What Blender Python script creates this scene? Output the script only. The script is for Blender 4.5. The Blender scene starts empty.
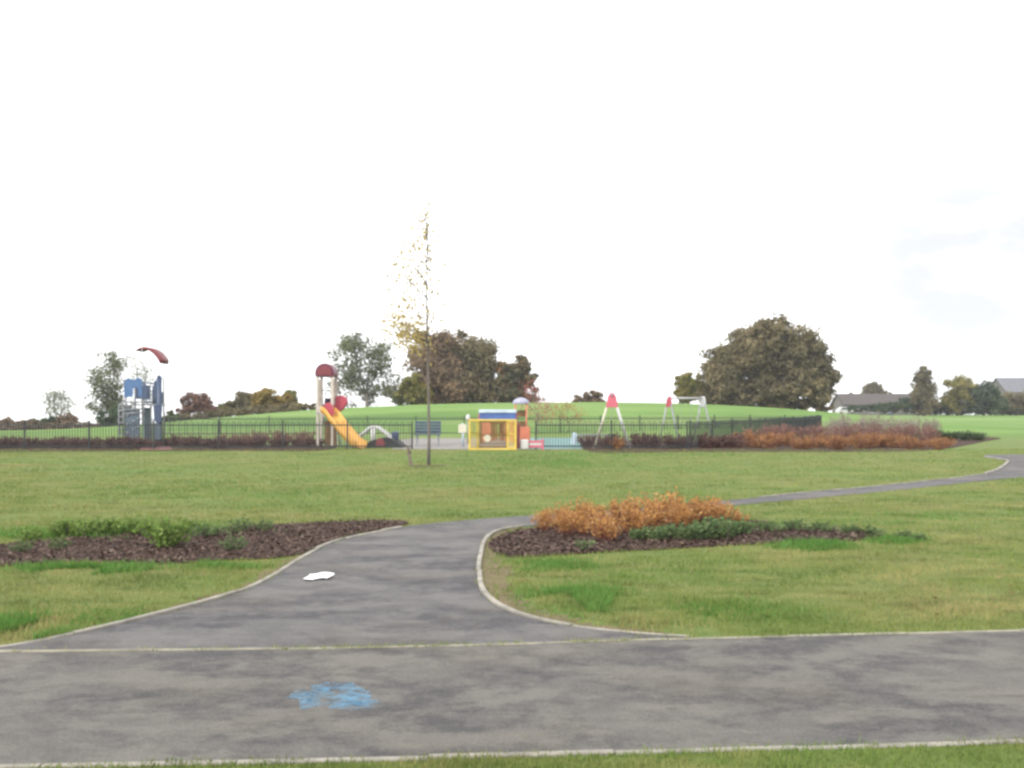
import bpy, math, random
import numpy as np
from mathutils import Vector, Matrix

random.seed(7); rng = np.random.default_rng(7)
S = bpy.context.scene
COL = S.collection
F, HY, H = 995.0, 406.0, 1.65          # focal length in pixels, horizon row, eye height
R = math.radians

def g(px, py):                          # photo point that lies on the flat lawn
    Y = H * F / (py - HY)
    return ((px - 512) / F * Y, Y)
def at(px, py, Y):
    return Vector(((px - 512) / F * Y, Y, H - (py - HY) / F * Y))

# ------------------------------------------------------------------ terrain height
CR = [(-2000, 436), (-400, 434), (0, 431), (100, 428), (170, 424), (250, 415), (330, 408.5), (420, 404.5), (480, 403),
      (620, 402), (700, 404), (760, 407), (800, 410), (835, 413.5), (900, 421.5), (980, 423.7), (3000, 423.7)]
CPX = np.array([c[0] for c in CR], float); CPY = np.array([c[1] for c in CR], float)
YC = 93.0
def sstep(a, b, v):
    t = np.clip((v - a) / (b - a), 0, 1); return t * t * (3 - 2 * t)
def terrain(x, y):
    x = np.asarray(x, float); y = np.asarray(y, float)
    u = x / YC * F + 512
    zc = 0
    for d in (-25, 0, 25): zc = zc + (H - (np.interp(u + d, CPX, CPY) - HY) / F * YC) / 3
    t = sstep(50, 93, y)
    w = 1 - sstep(800, 910, u)
    d1 = np.maximum(0, y - YC); d2 = np.maximum(0, y - 190)
    fall = w * 0.05 * d1 * d1 / (d1 + 12) + (1 - w) * 0.03 * d2 * d2 / (d2 + 15)
    return zc * t - fall
def tz(x, y): return float(terrain(x, y))

# ------------------------------------------------------------------ helpers
def link(o, parent=None):
    COL.objects.link(o)
    if parent: o.parent = parent
    return o
def tag(o, label=None, cat=None, group=None, kind=None):
    if label: o['label'] = label
    if cat: o['category'] = cat
    if group: o['group'] = group
    if kind: o['kind'] = kind
    return o
def thing(name, label, cat, loc=(0, 0, 0), rz=0, group=None):
    o = bpy.data.objects.new(name, None); COL.objects.link(o)
    o.location = loc; o.rotation_euler = (0, 0, rz); o.empty_display_size = .2
    return tag(o, label, cat, group)
def copy_tree(o, parent=None):
    c = o.copy(); COL.objects.link(c)
    if parent: c.parent = parent
    for ch in [k for k in o.children]: copy_tree(ch, c)
    return c

class MB:
    def __init__(s): s.v = []; s.f = []; s.o = Vector((0, 0, 0))
    def add(s, vs, fs):
        b = len(s.v); s.v += [tuple(Vector(v) - s.o) for v in vs]; s.f += [tuple(i + b for i in f) for f in fs]; return s
    def box(s, c, d, rz=0):
        m = Matrix.Rotation(rz, 3, 'Z'); c = Vector(c); vs = []
        for z in (-.5, .5):
            for x, y in ((-.5, -.5), (.5, -.5), (.5, .5), (-.5, .5)):
                vs.append(c + m @ Vector((x * d[0], y * d[1], z * d[2])))
        return s.add(vs, [(3, 2, 1, 0), (4, 5, 6, 7), (0, 1, 5, 4), (1, 2, 6, 5), (2, 3, 7, 6), (3, 0, 4, 7)])
    def bar(s, a, b, w, h=None):
        a = Vector(a); b = Vector(b); h = h or w; d = (b - a).normalized()
        up = Vector((0, 0, 1)) if abs(d.z) < .95 else Vector((0, 1, 0))
        x = d.cross(up).normalized(); u = x.cross(d)
        vs = [p + x * (i * w / 2) + u * (j * h / 2) for p in (a, b) for i, j in ((-1, -1), (1, -1), (1, 1), (-1, 1))]
        return s.add(vs, [(3, 2, 1, 0), (4, 5, 6, 7), (0, 1, 5, 4), (1, 2, 6, 5), (2, 3, 7, 6), (3, 0, 4, 7)])
    def tube(s, pts, r, n=8):
        pts = [Vector(p) for p in pts]; k = len(pts)
        rs = r if isinstance(r, (list, tuple)) else [r] * k
        vs = []; ref = None
        for i, p in enumerate(pts):
            d = (pts[min(i + 1, k - 1)] - pts[max(i - 1, 0)])
            d = d.normalized() if d.length > 1e-9 else Vector((0, 0, 1))
            if ref is None: ref = Vector((1, 0, 0)) if abs(d.x) < .9 else Vector((0, 1, 0))
            x = (ref - d * ref.dot(d)).normalized(); y = d.cross(x); ref = x
            for j in range(n):
                a = 2 * math.pi * j / n
                vs.append(p + (x * math.cos(a) + y * math.sin(a)) * rs[i])
        fs = [(i * n + j, i * n + (j + 1) % n, (i + 1) * n + (j + 1) % n, (i + 1) * n + j) for i in range(k - 1) for j in range(n)]
        fs += [tuple(range(n - 1, -1, -1)), tuple((k - 1) * n + j for j in range(n))]
        return s.add(vs, fs)
    def lathe(s, c, prof, n=20):
        c = Vector(c); vs = []
        for r, z in prof:
            for j in range(n):
                a = 2 * math.pi * j / n; vs.append(c + Vector((r * math.cos(a), r * math.sin(a), z)))
        k = len(prof)
        fs = [(i * n + j, i * n + (j + 1) % n, (i + 1) * n + (j + 1) % n, (i + 1) * n + j) for i in range(k - 1) for j in range(n)]
        fs += [tuple(range(n - 1, -1, -1)), tuple((k - 1) * n + j for j in range(n))]
        return s.add(vs, fs)
    def prism(s, poly, a, b, axis='y'):       # poly (x,z) pushed along y, or (y,z) along x, or (x,y) along z
        def P(p, t):
            return {'y': (p[0], t, p[1]), 'x': (t, p[0], p[1]), 'z': (p[0], p[1], t)}[axis]
        n = len(poly); vs = [P(p, a) for p in poly] + [P(p, b) for p in poly]
        fs = [tuple(range(n)), tuple(range(2 * n - 1, n - 1, -1))] + [(i, i + n, (i + 1) % n + n, (i + 1) % n) for i in range(n)]
        return s.add(vs, fs)
    def build(s, name, mat, parent=None, smooth=False, bevel=0):
        me = bpy.data.meshes.new(name); me.from_pydata(s.v, [], s.f); me.materials.append(mat)
        import bmesh
        bm = bmesh.new(); bm.from_mesh(me); bmesh.ops.recalc_face_normals(bm, faces=bm.faces)
        bm.to_mesh(me); bm.free()
        if smooth: me.polygons.foreach_set('use_smooth', [True] * len(me.polygons))
        o = link(bpy.data.objects.new(name, me), parent)
        if bevel:
            m = o.modifiers.new('bevel', 'BEVEL'); m.width = bevel; m.segments = 2; m.limit_method = 'ANGLE'
        return o

def np_mesh(name, verts, k, mat, parent=None):           # many separate k-gons, verts (n*k,3)
    n = len(verts) // k
    me = bpy.data.meshes.new(name)
    me.vertices.add(n * k); me.loops.add(n * k); me.polygons.add(n)
    me.vertices.foreach_set('co', np.asarray(verts, np.float32).ravel())
    me.loops.foreach_set('vertex_index', np.arange(n * k, dtype=np.int32))
    me.polygons.foreach_set('loop_start', np.arange(0, n * k, k, dtype=np.int32))
    me.update(calc_edges=True); me.validate(); me.materials.append(mat)
    return link(bpy.data.objects.new(name, me), parent)

def spline(pts, n=8, closed=False):
    out = []; k = len(pts); A = [np.array(p, float) for p in pts]
    for i in range(k if closed else k - 1):
        if closed: p0, p1, p2, p3 = A[i - 1], A[i], A[(i + 1) % k], A[(i + 2) % k]
        else: p0, p1, p2, p3 = A[max(i - 1, 0)], A[i], A[i + 1], A[min(i + 2, k - 1)]
        for j in range(n):
            t = j / n
            out.append(.5 * (2 * p1 + (p2 - p0) * t + (2 * p0 - 5 * p1 + 4 * p2 - p3) * t * t + (3 * p1 - p0 - 3 * p2 + p3) * t ** 3))
    if not closed: out.append(A[-1])
    return [tuple(p) for p in out]
def inside(poly, X, Y):
    r = np.zeros(len(X), bool); n = len(poly)
    for i in range(n):
        x0, y0 = poly[i]; x1, y1 = poly[(i + 1) % n]
        if y0 == y1: continue
        c = ((y0 > Y) != (y1 > Y)) & (X < (x1 - x0) * (Y - y0) / (y1 - y0) + x0)
        r ^= c
    return r
def vnoise(X, Y, sc, seed=0):             # smooth value noise
    r = np.random.default_rng(seed).random((64, 64)); x = X / sc; y = Y / sc
    xi = np.floor(x).astype(int); yi = np.floor(y).astype(int); fx = x - xi; fy = y - yi
    fx = fx * fx * (3 - 2 * fx); fy = fy * fy * (3 - 2 * fy)
    a = r[xi % 64, yi % 64]; b = r[(xi + 1) % 64, yi % 64]; c = r[xi % 64, (yi + 1) % 64]; d = r[(xi + 1) % 64, (yi + 1) % 64]
    return (a * (1 - fx) + b * fx) * (1 - fy) + (c * (1 - fx) + d * fx) * fy

# ------------------------------------------------------------------ materials
def newmat(name):
    m = bpy.data.materials.new(name); m.use_nodes = True
    nt = m.node_tree; return m, nt, nt.nodes, nt.links, nt.nodes['Principled BSDF']
def ramp(N, stops):
    r = N.new('ShaderNodeValToRGB'); e = r.color_ramp.elements
    while len(e) < len(stops): e.new(.5)
    for i, (p, c) in enumerate(stops): e[i].position = p; e[i].color = (*c, 1)
    return r
def noise(N, L, co, scale, detail=4, rough=.55, sc=(1, 1, 1)):
    mp = N.new('ShaderNodeMapping'); mp.inputs['Scale'].default_value = sc; L.new(co, mp.inputs['Vector'])
    n = N.new('ShaderNodeTexNoise'); n.inputs['Scale'].default_value = scale; n.inputs['Detail'].default_value = detail
    n.inputs['Roughness'].default_value = rough; L.new(mp.outputs[0], n.inputs['Vector']); return n.outputs['Fac']
def mixc(N, L, fac, a, b):
    m = N.new('ShaderNodeMix'); m.data_type = 'RGBA'
    for sock, v in ((m.inputs[0], fac), (m.inputs[6], a), (m.inputs[7], b)):
        if isinstance(v, bpy.types.NodeSocket): L.new(v, sock)
        elif isinstance(v, (int, float)): sock.default_value = v
        else: sock.default_value = (*v, 1)
    return m.outputs[2]
def rng_map(N, L, v, a, b):
    m = N.new('ShaderNodeMapRange'); m.interpolation_type = 'SMOOTHSTEP'; m.inputs[1].default_value = a; m.inputs[2].default_value = b
    L.new(v, m.inputs[0]); return m.outputs[0]
def bump(N, L, h, bs, strength=.4, dist=.01):
    b = N.new('ShaderNodeBump'); b.inputs['Strength'].default_value = strength; b.inputs['Distance'].default_value = dist
    L.new(h, b.inputs['Height']); L.new(b.outputs[0], bs.inputs['Normal'])

def paint(name, c, rough=.45, wear=.25, metal=0):
    m, nt, N, L, b = newmat(name)
    tc = N.new('ShaderNodeTexCoord').outputs['Object']
    n = noise(N, L, tc, 3.5, 6, .65)
    d = tuple(x * (1 - wear) for x in c); l = tuple(min(1, x * (1 + wear * .5) + .01) for x in c)
    r = ramp(N, [(.3, d), (.7, l)]); L.new(n, r.inputs[0]); L.new(r.outputs[0], b.inputs['Base Color'])
    b.inputs['Roughness'].default_value = rough; b.inputs['Metallic'].default_value = metal
    bump(N, L, noise(N, L, tc, 30, 3), b, .1, .004)
    return m
def leafmat(name, cols, scale=.6, rnd=.5, trans=.38):
    m, nt, N, L, b = newmat(name)
    geo = N.new('ShaderNodeNewGeometry'); tc = N.new('ShaderNodeTexCoord').outputs['Object']
    n = rng_map(N, L, noise(N, L, tc, scale, 3, .6), .3, .7)
    mx = N.new('ShaderNodeMix'); mx.inputs[0].default_value = rnd
    L.new(n, mx.inputs[2]); L.new(geo.outputs['Random Per Island'], mx.inputs[3])
    k = len(cols); r = ramp(N, [(.12 + .76 * i / (k - 1), c) for i, c in enumerate(cols)])
    L.new(mx.outputs[0], r.inputs[0]); L.new(r.outputs[0], b.inputs['Base Color'])
    b.inputs['Roughness'].default_value = .75; b.inputs['Specular IOR Level'].default_value = .18
    t = N.new('ShaderNodeBsdfTranslucent'); L.new(r.outputs[0], t.inputs['Color'])
    ms = N.new('ShaderNodeMixShader'); ms.inputs[0].default_value = trans
    L.new(b.outputs[0], ms.inputs[1]); L.new(t.outputs[0], ms.inputs[2])
    L.new(ms.outputs[0], N['Material Output'].inputs['Surface'])
    return m

def ground_mat():
    m, nt, N, L, b = newmat('turf')
    tc = N.new('ShaderNodeTexCoord').outputs['Object']
    sx = N.new('ShaderNodeSeparateXYZ'); L.new(tc, sx.inputs[0])
    big = rng_map(N, L, noise(N, L, tc, .22, 5, .6, (.6, 1, 1)), .36, .64)
    fine = noise(N, L, tc, 5, 6, .7, (.8, 1, 1))
    lawn = ramp(N, [(.15, (.070, .090, .026)), (.4, (.105, .130, .036)), (.6, (.145, .156, .050)), (.85, (.20, .175, .085))])
    L.new(fine, lawn.inputs[0])
    lush = ramp(N, [(.25, (.066, .110, .026)), (.75, (.132, .190, .047))]); L.new(fine, lush.inputs[0])
    c = mixc(N, L, big, lawn.outputs[0], lush.outputs[0])
    bare = rng_map(N, L, noise(N, L, tc, .8, 5, .65, (.5, 1, 1)), .60, .74)
    mb = N.new('ShaderNodeMath'); mb.operation = 'MULTIPLY'; mb.inputs[1].default_value = .55; L.new(bare, mb.inputs[0])
    c = mixc(N, L, mb.outputs[0], c, (.135, .112, .065))
    hill = ramp(N, [(.34, (.075, .140, .030)), (.5, (.110, .195, .042)), (.66, (.165, .225, .070))])
    hn = noise(N, L, tc, .12, 6, .65, (.35, 1, 1)); L.new(hn, hill.inputs[0])
    far = rng_map(N, L, sx.outputs['Y'], 46, 60)
    c = mixc(N, L, far, c, hill.outputs[0])
    L.new(c, b.inputs['Base Color']); b.inputs['Roughness'].default_value = .9; b.inputs['Specular IOR Level'].default_value = .15
    bump(N, L, noise(N, L, tc, 14, 6, .75), b, .7, .05)
    return m
def asphalt(name, dark, light, lo=.40, hi=.62, sc=(.45, 1.5, 1)):
    m, nt, N, L, b = newmat(name)
    tc = N.new('ShaderNodeTexCoord').outputs['Object']
    def mul(v, k):
        q = N.new('ShaderNodeMath'); q.operation = 'MULTIPLY'; q.inputs[1].default_value = k; L.new(v, q.inputs[0]); return q.outputs[0]
    mid = tuple((x + y) / 2 for x, y in zip(dark, light))
    big = rng_map(N, L, noise(N, L, tc, .55, 7, .62, sc), .44, .57)
    med = rng_map(N, L, noise(N, L, tc, 1.9, 8, .72, sc), .46, .58)
    sml = rng_map(N, L, noise(N, L, tc, 6, 6, .75, (.7, 1.0, 1)), .42, .60)
    c = mixc(N, L, big, dark, mid)
    c = mixc(N, L, mul(med, .70), c, light)
    dk = rng_map(N, L, noise(N, L, tc, .9, 8, .72, (.7, 1.1, 3)), .50, .60)
    c = mixc(N, L, mul(dk, .80), c, tuple(x * .80 for x in dark))
    wm = rng_map(N, L, noise(N, L, tc, .8, 6, .6, (.8, 1.2, 7)), .48, .62)
    c = mixc(N, L, mul(wm, .32), c, (light[0] * .95, light[1] * .84, light[2] * .68))
    c = mixc(N, L, mul(sml, .34), c, tuple(x * 1.12 for x in light))
    gr = noise(N, L, tc, 90, 3, .8)
    gm = rng_map(N, L, gr, .35, .68)
    c2 = mixc(N, L, gm, tuple(x * .6 for x in dark), tuple(min(1, x * 1.4) for x in light))
    c = mixc(N, L, .26, c, c2)
    L.new(c, b.inputs['Base Color']); b.inputs['Roughness'].default_value = .88; b.inputs['Specular IOR Level'].default_value = .3
    bump(N, L, gr, b, .5, .006)
    return m
def soil(name, a, bb, scale=14):
    m, nt, N, L, b = newmat(name)
    tc = N.new('ShaderNodeTexCoord').outputs['Object']
    n = noise(N, L, tc, scale, 6, .75); r = ramp(N, [(.3, a), (.7, bb)]); L.new(n, r.inputs[0])
    L.new(r.outputs[0], b.inputs['Base Color']); b.inputs['Roughness'].default_value = .95; b.inputs['Specular IOR Level'].default_value = .15
    bump(N, L, n, b, .8, .03); return m

M = dict(
 turf=ground_mat(),
 path=asphalt('worn_tarmac', (.032, .031, .034), (.128, .119, .104), .40, .60, (.7, 1.0, 1)),
 path2=asphalt('branch_tarmac', (.029, .028, .0325), (.120, .114, .109), .40, .60, (.75, 1.0, 1)),
 path3=asphalt('far_tarmac', (.07, .068, .072), (.12, .115, .11)),
 playtar=asphalt('play_tarmac', (.14, .13, .125), (.21, .195, .18)),
 teal=paint('teal_rubber', (.10, .20, .19), .9), redrub=paint('red_rubber', (.13, .035, .04), .9),
 kerb=paint('concrete_edging', (.24, .22, .185), .9, .5), kerb2=paint('dirty_edging', (.21, .195, .145), .9, .55),
 mulch=soil('bark_mulch', (.020, .0105, .0075), (.070, .042, .029)), pit=soil('dry_soil', (.05, .04, .022), (.12, .095, .05)),
 verge=soil('trodden_earth', (.085, .068, .036), (.17, .135, .08), 9),
 chip=leafmat('bark_chip', [(.022, .012, .009), (.050, .029, .022), (.078, .048, .038), (.14, .10, .08)], 2, .75, 0),
 blade=leafmat('grass_blade', [(.090, .145, .033), (.150, .200, .048), (.205, .222, .068), (.31, .26, .12)], .38, .36, .3),
 lush=leafmat('lush_blade', [(.06, .15, .025), (.095, .20, .04), (.14, .24, .06)], 1, .6, .3),
 bark=paint('bark', (.085, .068, .055), .95, .4), palebark=paint('pale_bark', (.16, .14, .125), .95, .4),
 sapbark=paint('sapling_bark', (.12, .10, .09), .95, .3), wood=paint('stake_wood', (.14, .11, .085), .9, .4),
 fence=paint('dark_steel', (.009, .013, .014), .6), black=paint('black_rubber', (.02, .02, .022), .85),
 galv=paint('galvanised', (.20, .21, .22), .5, .2, .2), palewhite=paint('pale_post', (.36, .36, .37), .5, .2), white=paint('white_paint', (.46, .455, .44), .5, .15),
 cream=paint('cream_paint', (.48, .45, .35), .5, .15), paleblue=paint('pale_blue_paint', (.40, .48, .55), .5),
 yellow=paint('yellow_paint', (.52, .38, .055), .45, .15), slide=paint('yellow_plastic', (.52, .27, .04), .45, .18),
 crimson=paint('crimson_plastic', (.10, .007, .026), .5, .2), red=paint('red_plastic', (.33, .035, .06), .5, .2),
 dred=paint('dark_red_panel', (.15, .017, .024), .55, .2), pink=paint('faded_pink_red', (.46, .09, .13), .45, .15),
 orange=paint('orange_paint', (.46, .14, .075), .5, .2), blue=paint('blue_panel', (.042, .105, .23), .45, .2),
 dblue=paint('dark_blue_post', (.026, .045, .095), .45), purple=paint('purple_panel', (.06, .025, .07), .5),
 greyblue=paint('greyblue_board', (.06, .09, .115), .6), beige=paint('beige_post', (.42, .37, .32), .6, .2),
 brown=paint('brown_slats', (.16, .09, .035), .8, .3), lilac=paint('lilac_canopy', (.27, .27, .36), .5),
 net=paint('brown_net', (.20, .13, .04), .9), tealp=paint('teal_paint', (.12, .30, .30), .5), bblue=paint('bright_blue', (.04, .09, .26), .45),
 roof=soil('roof_tiles', (.055, .05, .05), (.10, .085, .08), 3), slate=soil('slate_roof', (.10, .10, .115), (.16, .16, .175), 3),
 brick=soil('brick_wall', (.20, .13, .10), (.30, .21, .16), 6), render=paint('render_wall', (.12, .11, .10), .9),
 glass=paint('window_glass', (.03, .035, .04), .1, .1), paper=paint('paper', (.80, .80, .80), .8, .06), tyre=paint('tyre', (.02, .02, .02), .9),
)

def patchy_blades():
    m = M['blade']; nt = m.node_tree; N, L = nt.nodes, nt.links; b = N['Principled BSDF']
    src = b.inputs['Base Color'].links[0].from_socket
    tc = N.new('ShaderNodeTexCoord').outputs['Object']
    f = rng_map(N, L, noise(N, L, tc, .30, 6, .66, (.6, 1, 1)), .44, .58)
    f2 = rng_map(N, L, noise(N, L, tc, 1.3, 6, .70, (.6, 1, 1)), .47, .62)
    f3 = rng_map(N, L, noise(N, L, tc, 2.1, 6, .70, (.5, 1, 5)), .48, .62)
    geo = N.new('ShaderNodeNewGeometry'); rd = geo.outputs['Random Per Island']
    def mul(v, k):
        q = N.new('ShaderNodeMath'); q.operation = 'MULTIPLY'; q.inputs[1].default_value = k; L.new(v, q.inputs[0]); return q.outputs[0]
    g1 = ramp(N, [(.1, (.100, .175, .038)), (.9, (.165, .245, .058))]); L.new(rd, g1.inputs[0])
    c = mixc(N, L, mul(f, .7), src, g1.outputs[0])
    c = mixc(N, L, mul(f2, .80), c, (.30, .285, .11))
    c = mixc(N, L, mul(f3, .62), c, (.062, .090, .022))
    L.new(c, b.inputs['Base Color'])
    for q in N:
        if q.type == 'BSDF_TRANSLUCENT': L.new(c, q.inputs['Color'])
patchy_blades()

# ------------------------------------------------------------------ world, sun, camera
W = bpy.data.worlds.new('World'); S.world = W; W.use_nodes = True
N, L = W.node_tree.nodes, W.node_tree.links
bg = N['Background']
SUN_EL, SUN_AZ = R(38), R(215)        # azimuth measured clockwise from +Y: the sun sits behind and to the left
sky = N.new('ShaderNodeTexSky'); sky.sky_type = 'NISHITA'; sky.sun_disc = False
sky.sun_elevation = SUN_EL; sky.sun_rotation = SUN_AZ; sky.dust_density = 4; sky.air_density = 1
tc = N.new('ShaderNodeTexCoord'); sx = N.new('ShaderNodeSeparateXYZ'); cx = N.new('ShaderNodeCombineXYZ'); mxm = N.new('ShaderNodeMath')
mxm.operation = 'MAXIMUM'; mxm.inputs[1].default_value = .06
L.new(tc.outputs['Generated'], sx.inputs[0]); L.new(sx.outputs[0], cx.inputs[0]); L.new(sx.outputs[1], cx.inputs[1])
L.new(sx.outputs[2], mxm.inputs[0]); L.new(mxm.outputs[0], cx.inputs[2]); L.new(cx.outputs[0], sky.inputs[0])
hs = N.new('ShaderNodeHueSaturation'); hs.inputs['Saturation'].default_value = .12; L.new(sky.outputs[0], hs.inputs['Color'])
# cloud deck: evens the sky out and leaves a few barely darker patches
cl = noise(N, L, tc.outputs['Generated'], 2.2, 5, .55, (1, 1, 4))
rp = ramp(N, [(.35, (9.0, 9.1, 9.3)), (.7, (11.5, 11.5, 11.5))]); L.new(cl, rp.inputs[0])
mc = mixc(N, L, .75, hs.outputs[0], rp.outputs[0])
dv = N.new('ShaderNodeVectorMath'); dv.operation = 'DISTANCE'; dv.inputs[1].default_value = (.41, .90, .13)
nrm = N.new('ShaderNodeVectorMath'); nrm.operation = 'NORMALIZE'; L.new(tc.outputs['Generated'], nrm.inputs[0])
L.new(nrm.outputs[0], dv.inputs[0])
near = rng_map(N, L, dv.outputs['Value'], .17, .05)
cn = rng_map(N, L, noise(N, L, tc.outputs['Generated'], 5, 5, .55, (1, 1, 2.5)), .26, .50)
pm = N.new('ShaderNodeMath'); pm.operation = 'MULTIPLY'; L.new(near, pm.inputs[0]); L.new(cn, pm.inputs[1])
mc = mixc(N, L, pm.outputs[0], mc, (3.62, 3.72, 3.82))
L.new(mc, bg.inputs['Color']); bg.inputs['Strength'].default_value = .10
sun = bpy.data.lights.new('sun', 'SUN'); sun.energy = 1.0; sun.angle = R(14); sun.color = (1, .96, .9)
so = bpy.data.objects.new('sun', sun); COL.objects.link(so)
d = Vector((math.sin(SUN_AZ) * math.cos(SUN_EL), math.cos(SUN_AZ) * math.cos(SUN_EL), math.sin(SUN_EL)))
so.rotation_euler = d.to_track_quat('Z', 'Y').to_euler(); so.location = (-10, -10, 30)

cam = bpy.data.cameras.new('camera'); cam.lens = F * 36 / 1024; cam.sensor_width = 36; cam.clip_end = 6000; cam.clip_start = .05
cam.shift_y = (HY - 384) / 1024
co = bpy.data.objects.new('camera', cam); COL.objects.link(co); co.location = (0, 0, H); co.rotation_euler = (R(90), 0, 0); S.camera = co
S.view_settings.view_transform = 'Standard'; S.view_settings.look = 'None'; S.view_settings.gamma = 1; S.view_settings.exposure = 1.35
S.cycles.filter_width = 2.8

# ------------------------------------------------------------------ thin autumn haze over the whole place
hm = bpy.data.materials.new('haze'); hm.use_nodes = True; hn = hm.node_tree
for q in list(hn.nodes):
    if q.type != 'OUTPUT_MATERIAL': hn.nodes.remove(q)
pv = hn.nodes.new('ShaderNodeVolumePrincipled'); pv.inputs['Color'].default_value = (.93, .95, 1, 1); pv.inputs['Density'].default_value = .00034
hn.links.new(pv.outputs[0], hn.nodes['Material Output'].inputs['Volume'])
hb = MB(); hb.box((0, 430, -10), (2960, 960, 70)); tag(hb.build('haze', hm), kind='stuff')

# ------------------------------------------------------------------ ground
ys = np.concatenate([np.arange(-40, 0, 8), np.arange(0, 60, 2), np.arange(60, 130, 2), np.arange(130, 260, 6), np.geomspace(260, 900, 20)])
us = np.linspace(-1.6, 1.6, 121)
vs = []
for y in ys:
    w = max(40, abs(y) * 1.0) ;
    for u in us: vs.append((u * w, y))
vs = np.array(vs); zz = terrain(vs[:, 0], vs[:, 1])
mb = MB(); nx = len(us)
mb.add([(a, b, c) for (a, b), c in zip(vs, zz)], [(i * nx + j, i * nx + j + 1, (i + 1) * nx + j + 1, (i + 1) * nx + j) for i in range(len(ys) - 1) for j in range(nx - 1)])
tag(mb.build('ground', M['turf'], smooth=True), kind='structure')

def sheet(name, poly, z, mat, thick=.05):
    mb = MB(); mb.prism(poly, z - thick, z, 'z'); return tag(mb.build(name, mat), kind='structure')
def gp(pts): return [g(*p) for p in pts]
def kerb(name, line, w, h, mat, sink=0, z0=-.05):
    pts = [Vector((x, y, 0)) for x, y in line]
    # resample at an even step
    seg = [0]
    for a, b in zip(pts, pts[1:]): seg.append(seg[-1] + (b - a).length)
    tot = seg[-1]; n = max(2, int(tot / .11)); P = []
    for i in range(n + 1):
        s = tot * i / n; k = min(len(pts) - 2, max(0, np.searchsorted(seg, s) - 1))
        t = (s - seg[k]) / max(1e-6, seg[k + 1] - seg[k]); P.append(pts[k].lerp(pts[k + 1], t))
    mb = MB(); step = 8; wob = 0
    for i in range(0, n, step):
        Q = P[i:i + step + 1]
        if len(Q) < 2: break
        dz = random.uniform(-.3, .2) * min(h, .03); off = random.uniform(-.008, .008); vs = []; k = len(Q)
        for j, q in enumerate(Q):
            t = (Q[min(j + 1, k - 1)] - Q[max(j - 1, 0)]).normalized(); nrm = Vector((-t.y, t.x, 0))
            if j == 0: q = q + t * .004
            if j == k - 1: q = q - t * .004
            hj = h if not sink else .010 + (h - .010) * min(1, (i + j) / (n * sink))
            for a, z in ((-.5, z0), (-.5, hj - .006), (-.38, hj), (.38, hj), (.5, hj - .006), (.5, z0)):
                vs.append(q + nrm * (a * w + off) + Vector((0, 0, z + (dz if z > 0 else 0))))
        fs = [(j * 6 + c, j * 6 + (c + 1) % 6, (j + 1) * 6 + (c + 1) % 6, (j + 1) * 6 + c) for j in range(k - 1) for c in range(6)]
        fs += [(5, 4, 3, 2, 1, 0), tuple((k - 1) * 6 + c for c in range(6))]
        mb.add(vs, fs)
    return tag(mb.build(name, mat), kind='structure')

main_top = gp([(-1400, 688), (-260, 656), (0, 652.5), (320, 649), (512, 644.5), (640, 640.5), (1024, 631), (1300, 624), (2600, 594)])
main_bot = gp([(-1500, 806), (-300, 776), (0, 768), (520, 757), (1024, 742), (1400, 731), (3400, 680)])
main_poly = main_top + main_bot[::-1]
sheet('main_path', main_poly, .004, M['path'])
left_px = [(-60, 650.6), (0, 647.5), (60, 637), (130, 622), (200, 604), (245, 590), (275, 575), (300, 559), (325, 546), (350, 538), (375, 533), (402, 528)]
left_line = spline(gp(left_px), 6)
far_px = [(402, 527), (440, 523), (500, 518), (560, 514), (640, 508.5), (725, 501), (800, 493.5), (860, 488), (930, 481), (985, 474.5)]
far_line = spline(gp(far_px), 4)
right_px = [(690, 637), (640, 634), (580, 628), (540, 621), (510, 612), (490, 600), (481, 588), (479, 572), (481, 555), (485, 541), (497, 532), (522, 527)]
right_line = spline(gp(right_px), 6)
back_px = [(522, 527), (570, 522), (640, 515.5), (730, 506), (800, 500), (860, 494), (930, 487), (1000, 479.5), (1100, 470)]
back_line = spline(gp(back_px), 4)
turn_px = [(985, 474.5), (998, 470), (1006, 464.5), (1006, 461), (985, 457.5)]
turn_line = spline(gp(turn_px), 5)
# branch path : left edge up, far edge, round, back edge, right edge
join = [(x, y + .0) for x, y in main_top]
jA = g(-60, 653.0); jB = g(690, 638.8)
branch = left_line + far_line[1:] + turn_line[1:] + gp([(985, 455), (1160, 453), (1160, 466)]) + back_line[::-1] + right_line[::-1][1:] + [jB, g(640, 640.2), g(512, 644.2), g(320, 648.7), jA]
sheet('branch_path', branch, .008, M['path2'])
kerb('left_kerb', left_line, .045, .030, M['kerb'], .2)
kerb('right_kerb', right_line, .048, .036, M['kerb'], .45)
kerb('turn_kerb', turn_line, .07, .05, M['kerb'])
kerb('junction_edging', main_top, .040, .012, M['kerb2'])
kerb('near_edging', main_bot, .042, .014, M['kerb'])
kerb('far_edging', spline(gp([(760, 497.5), (800, 493.2), (860, 487.7), (930, 480.8), (985, 474.2)]), 4), .05, .02, M['kerb2'])

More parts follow.
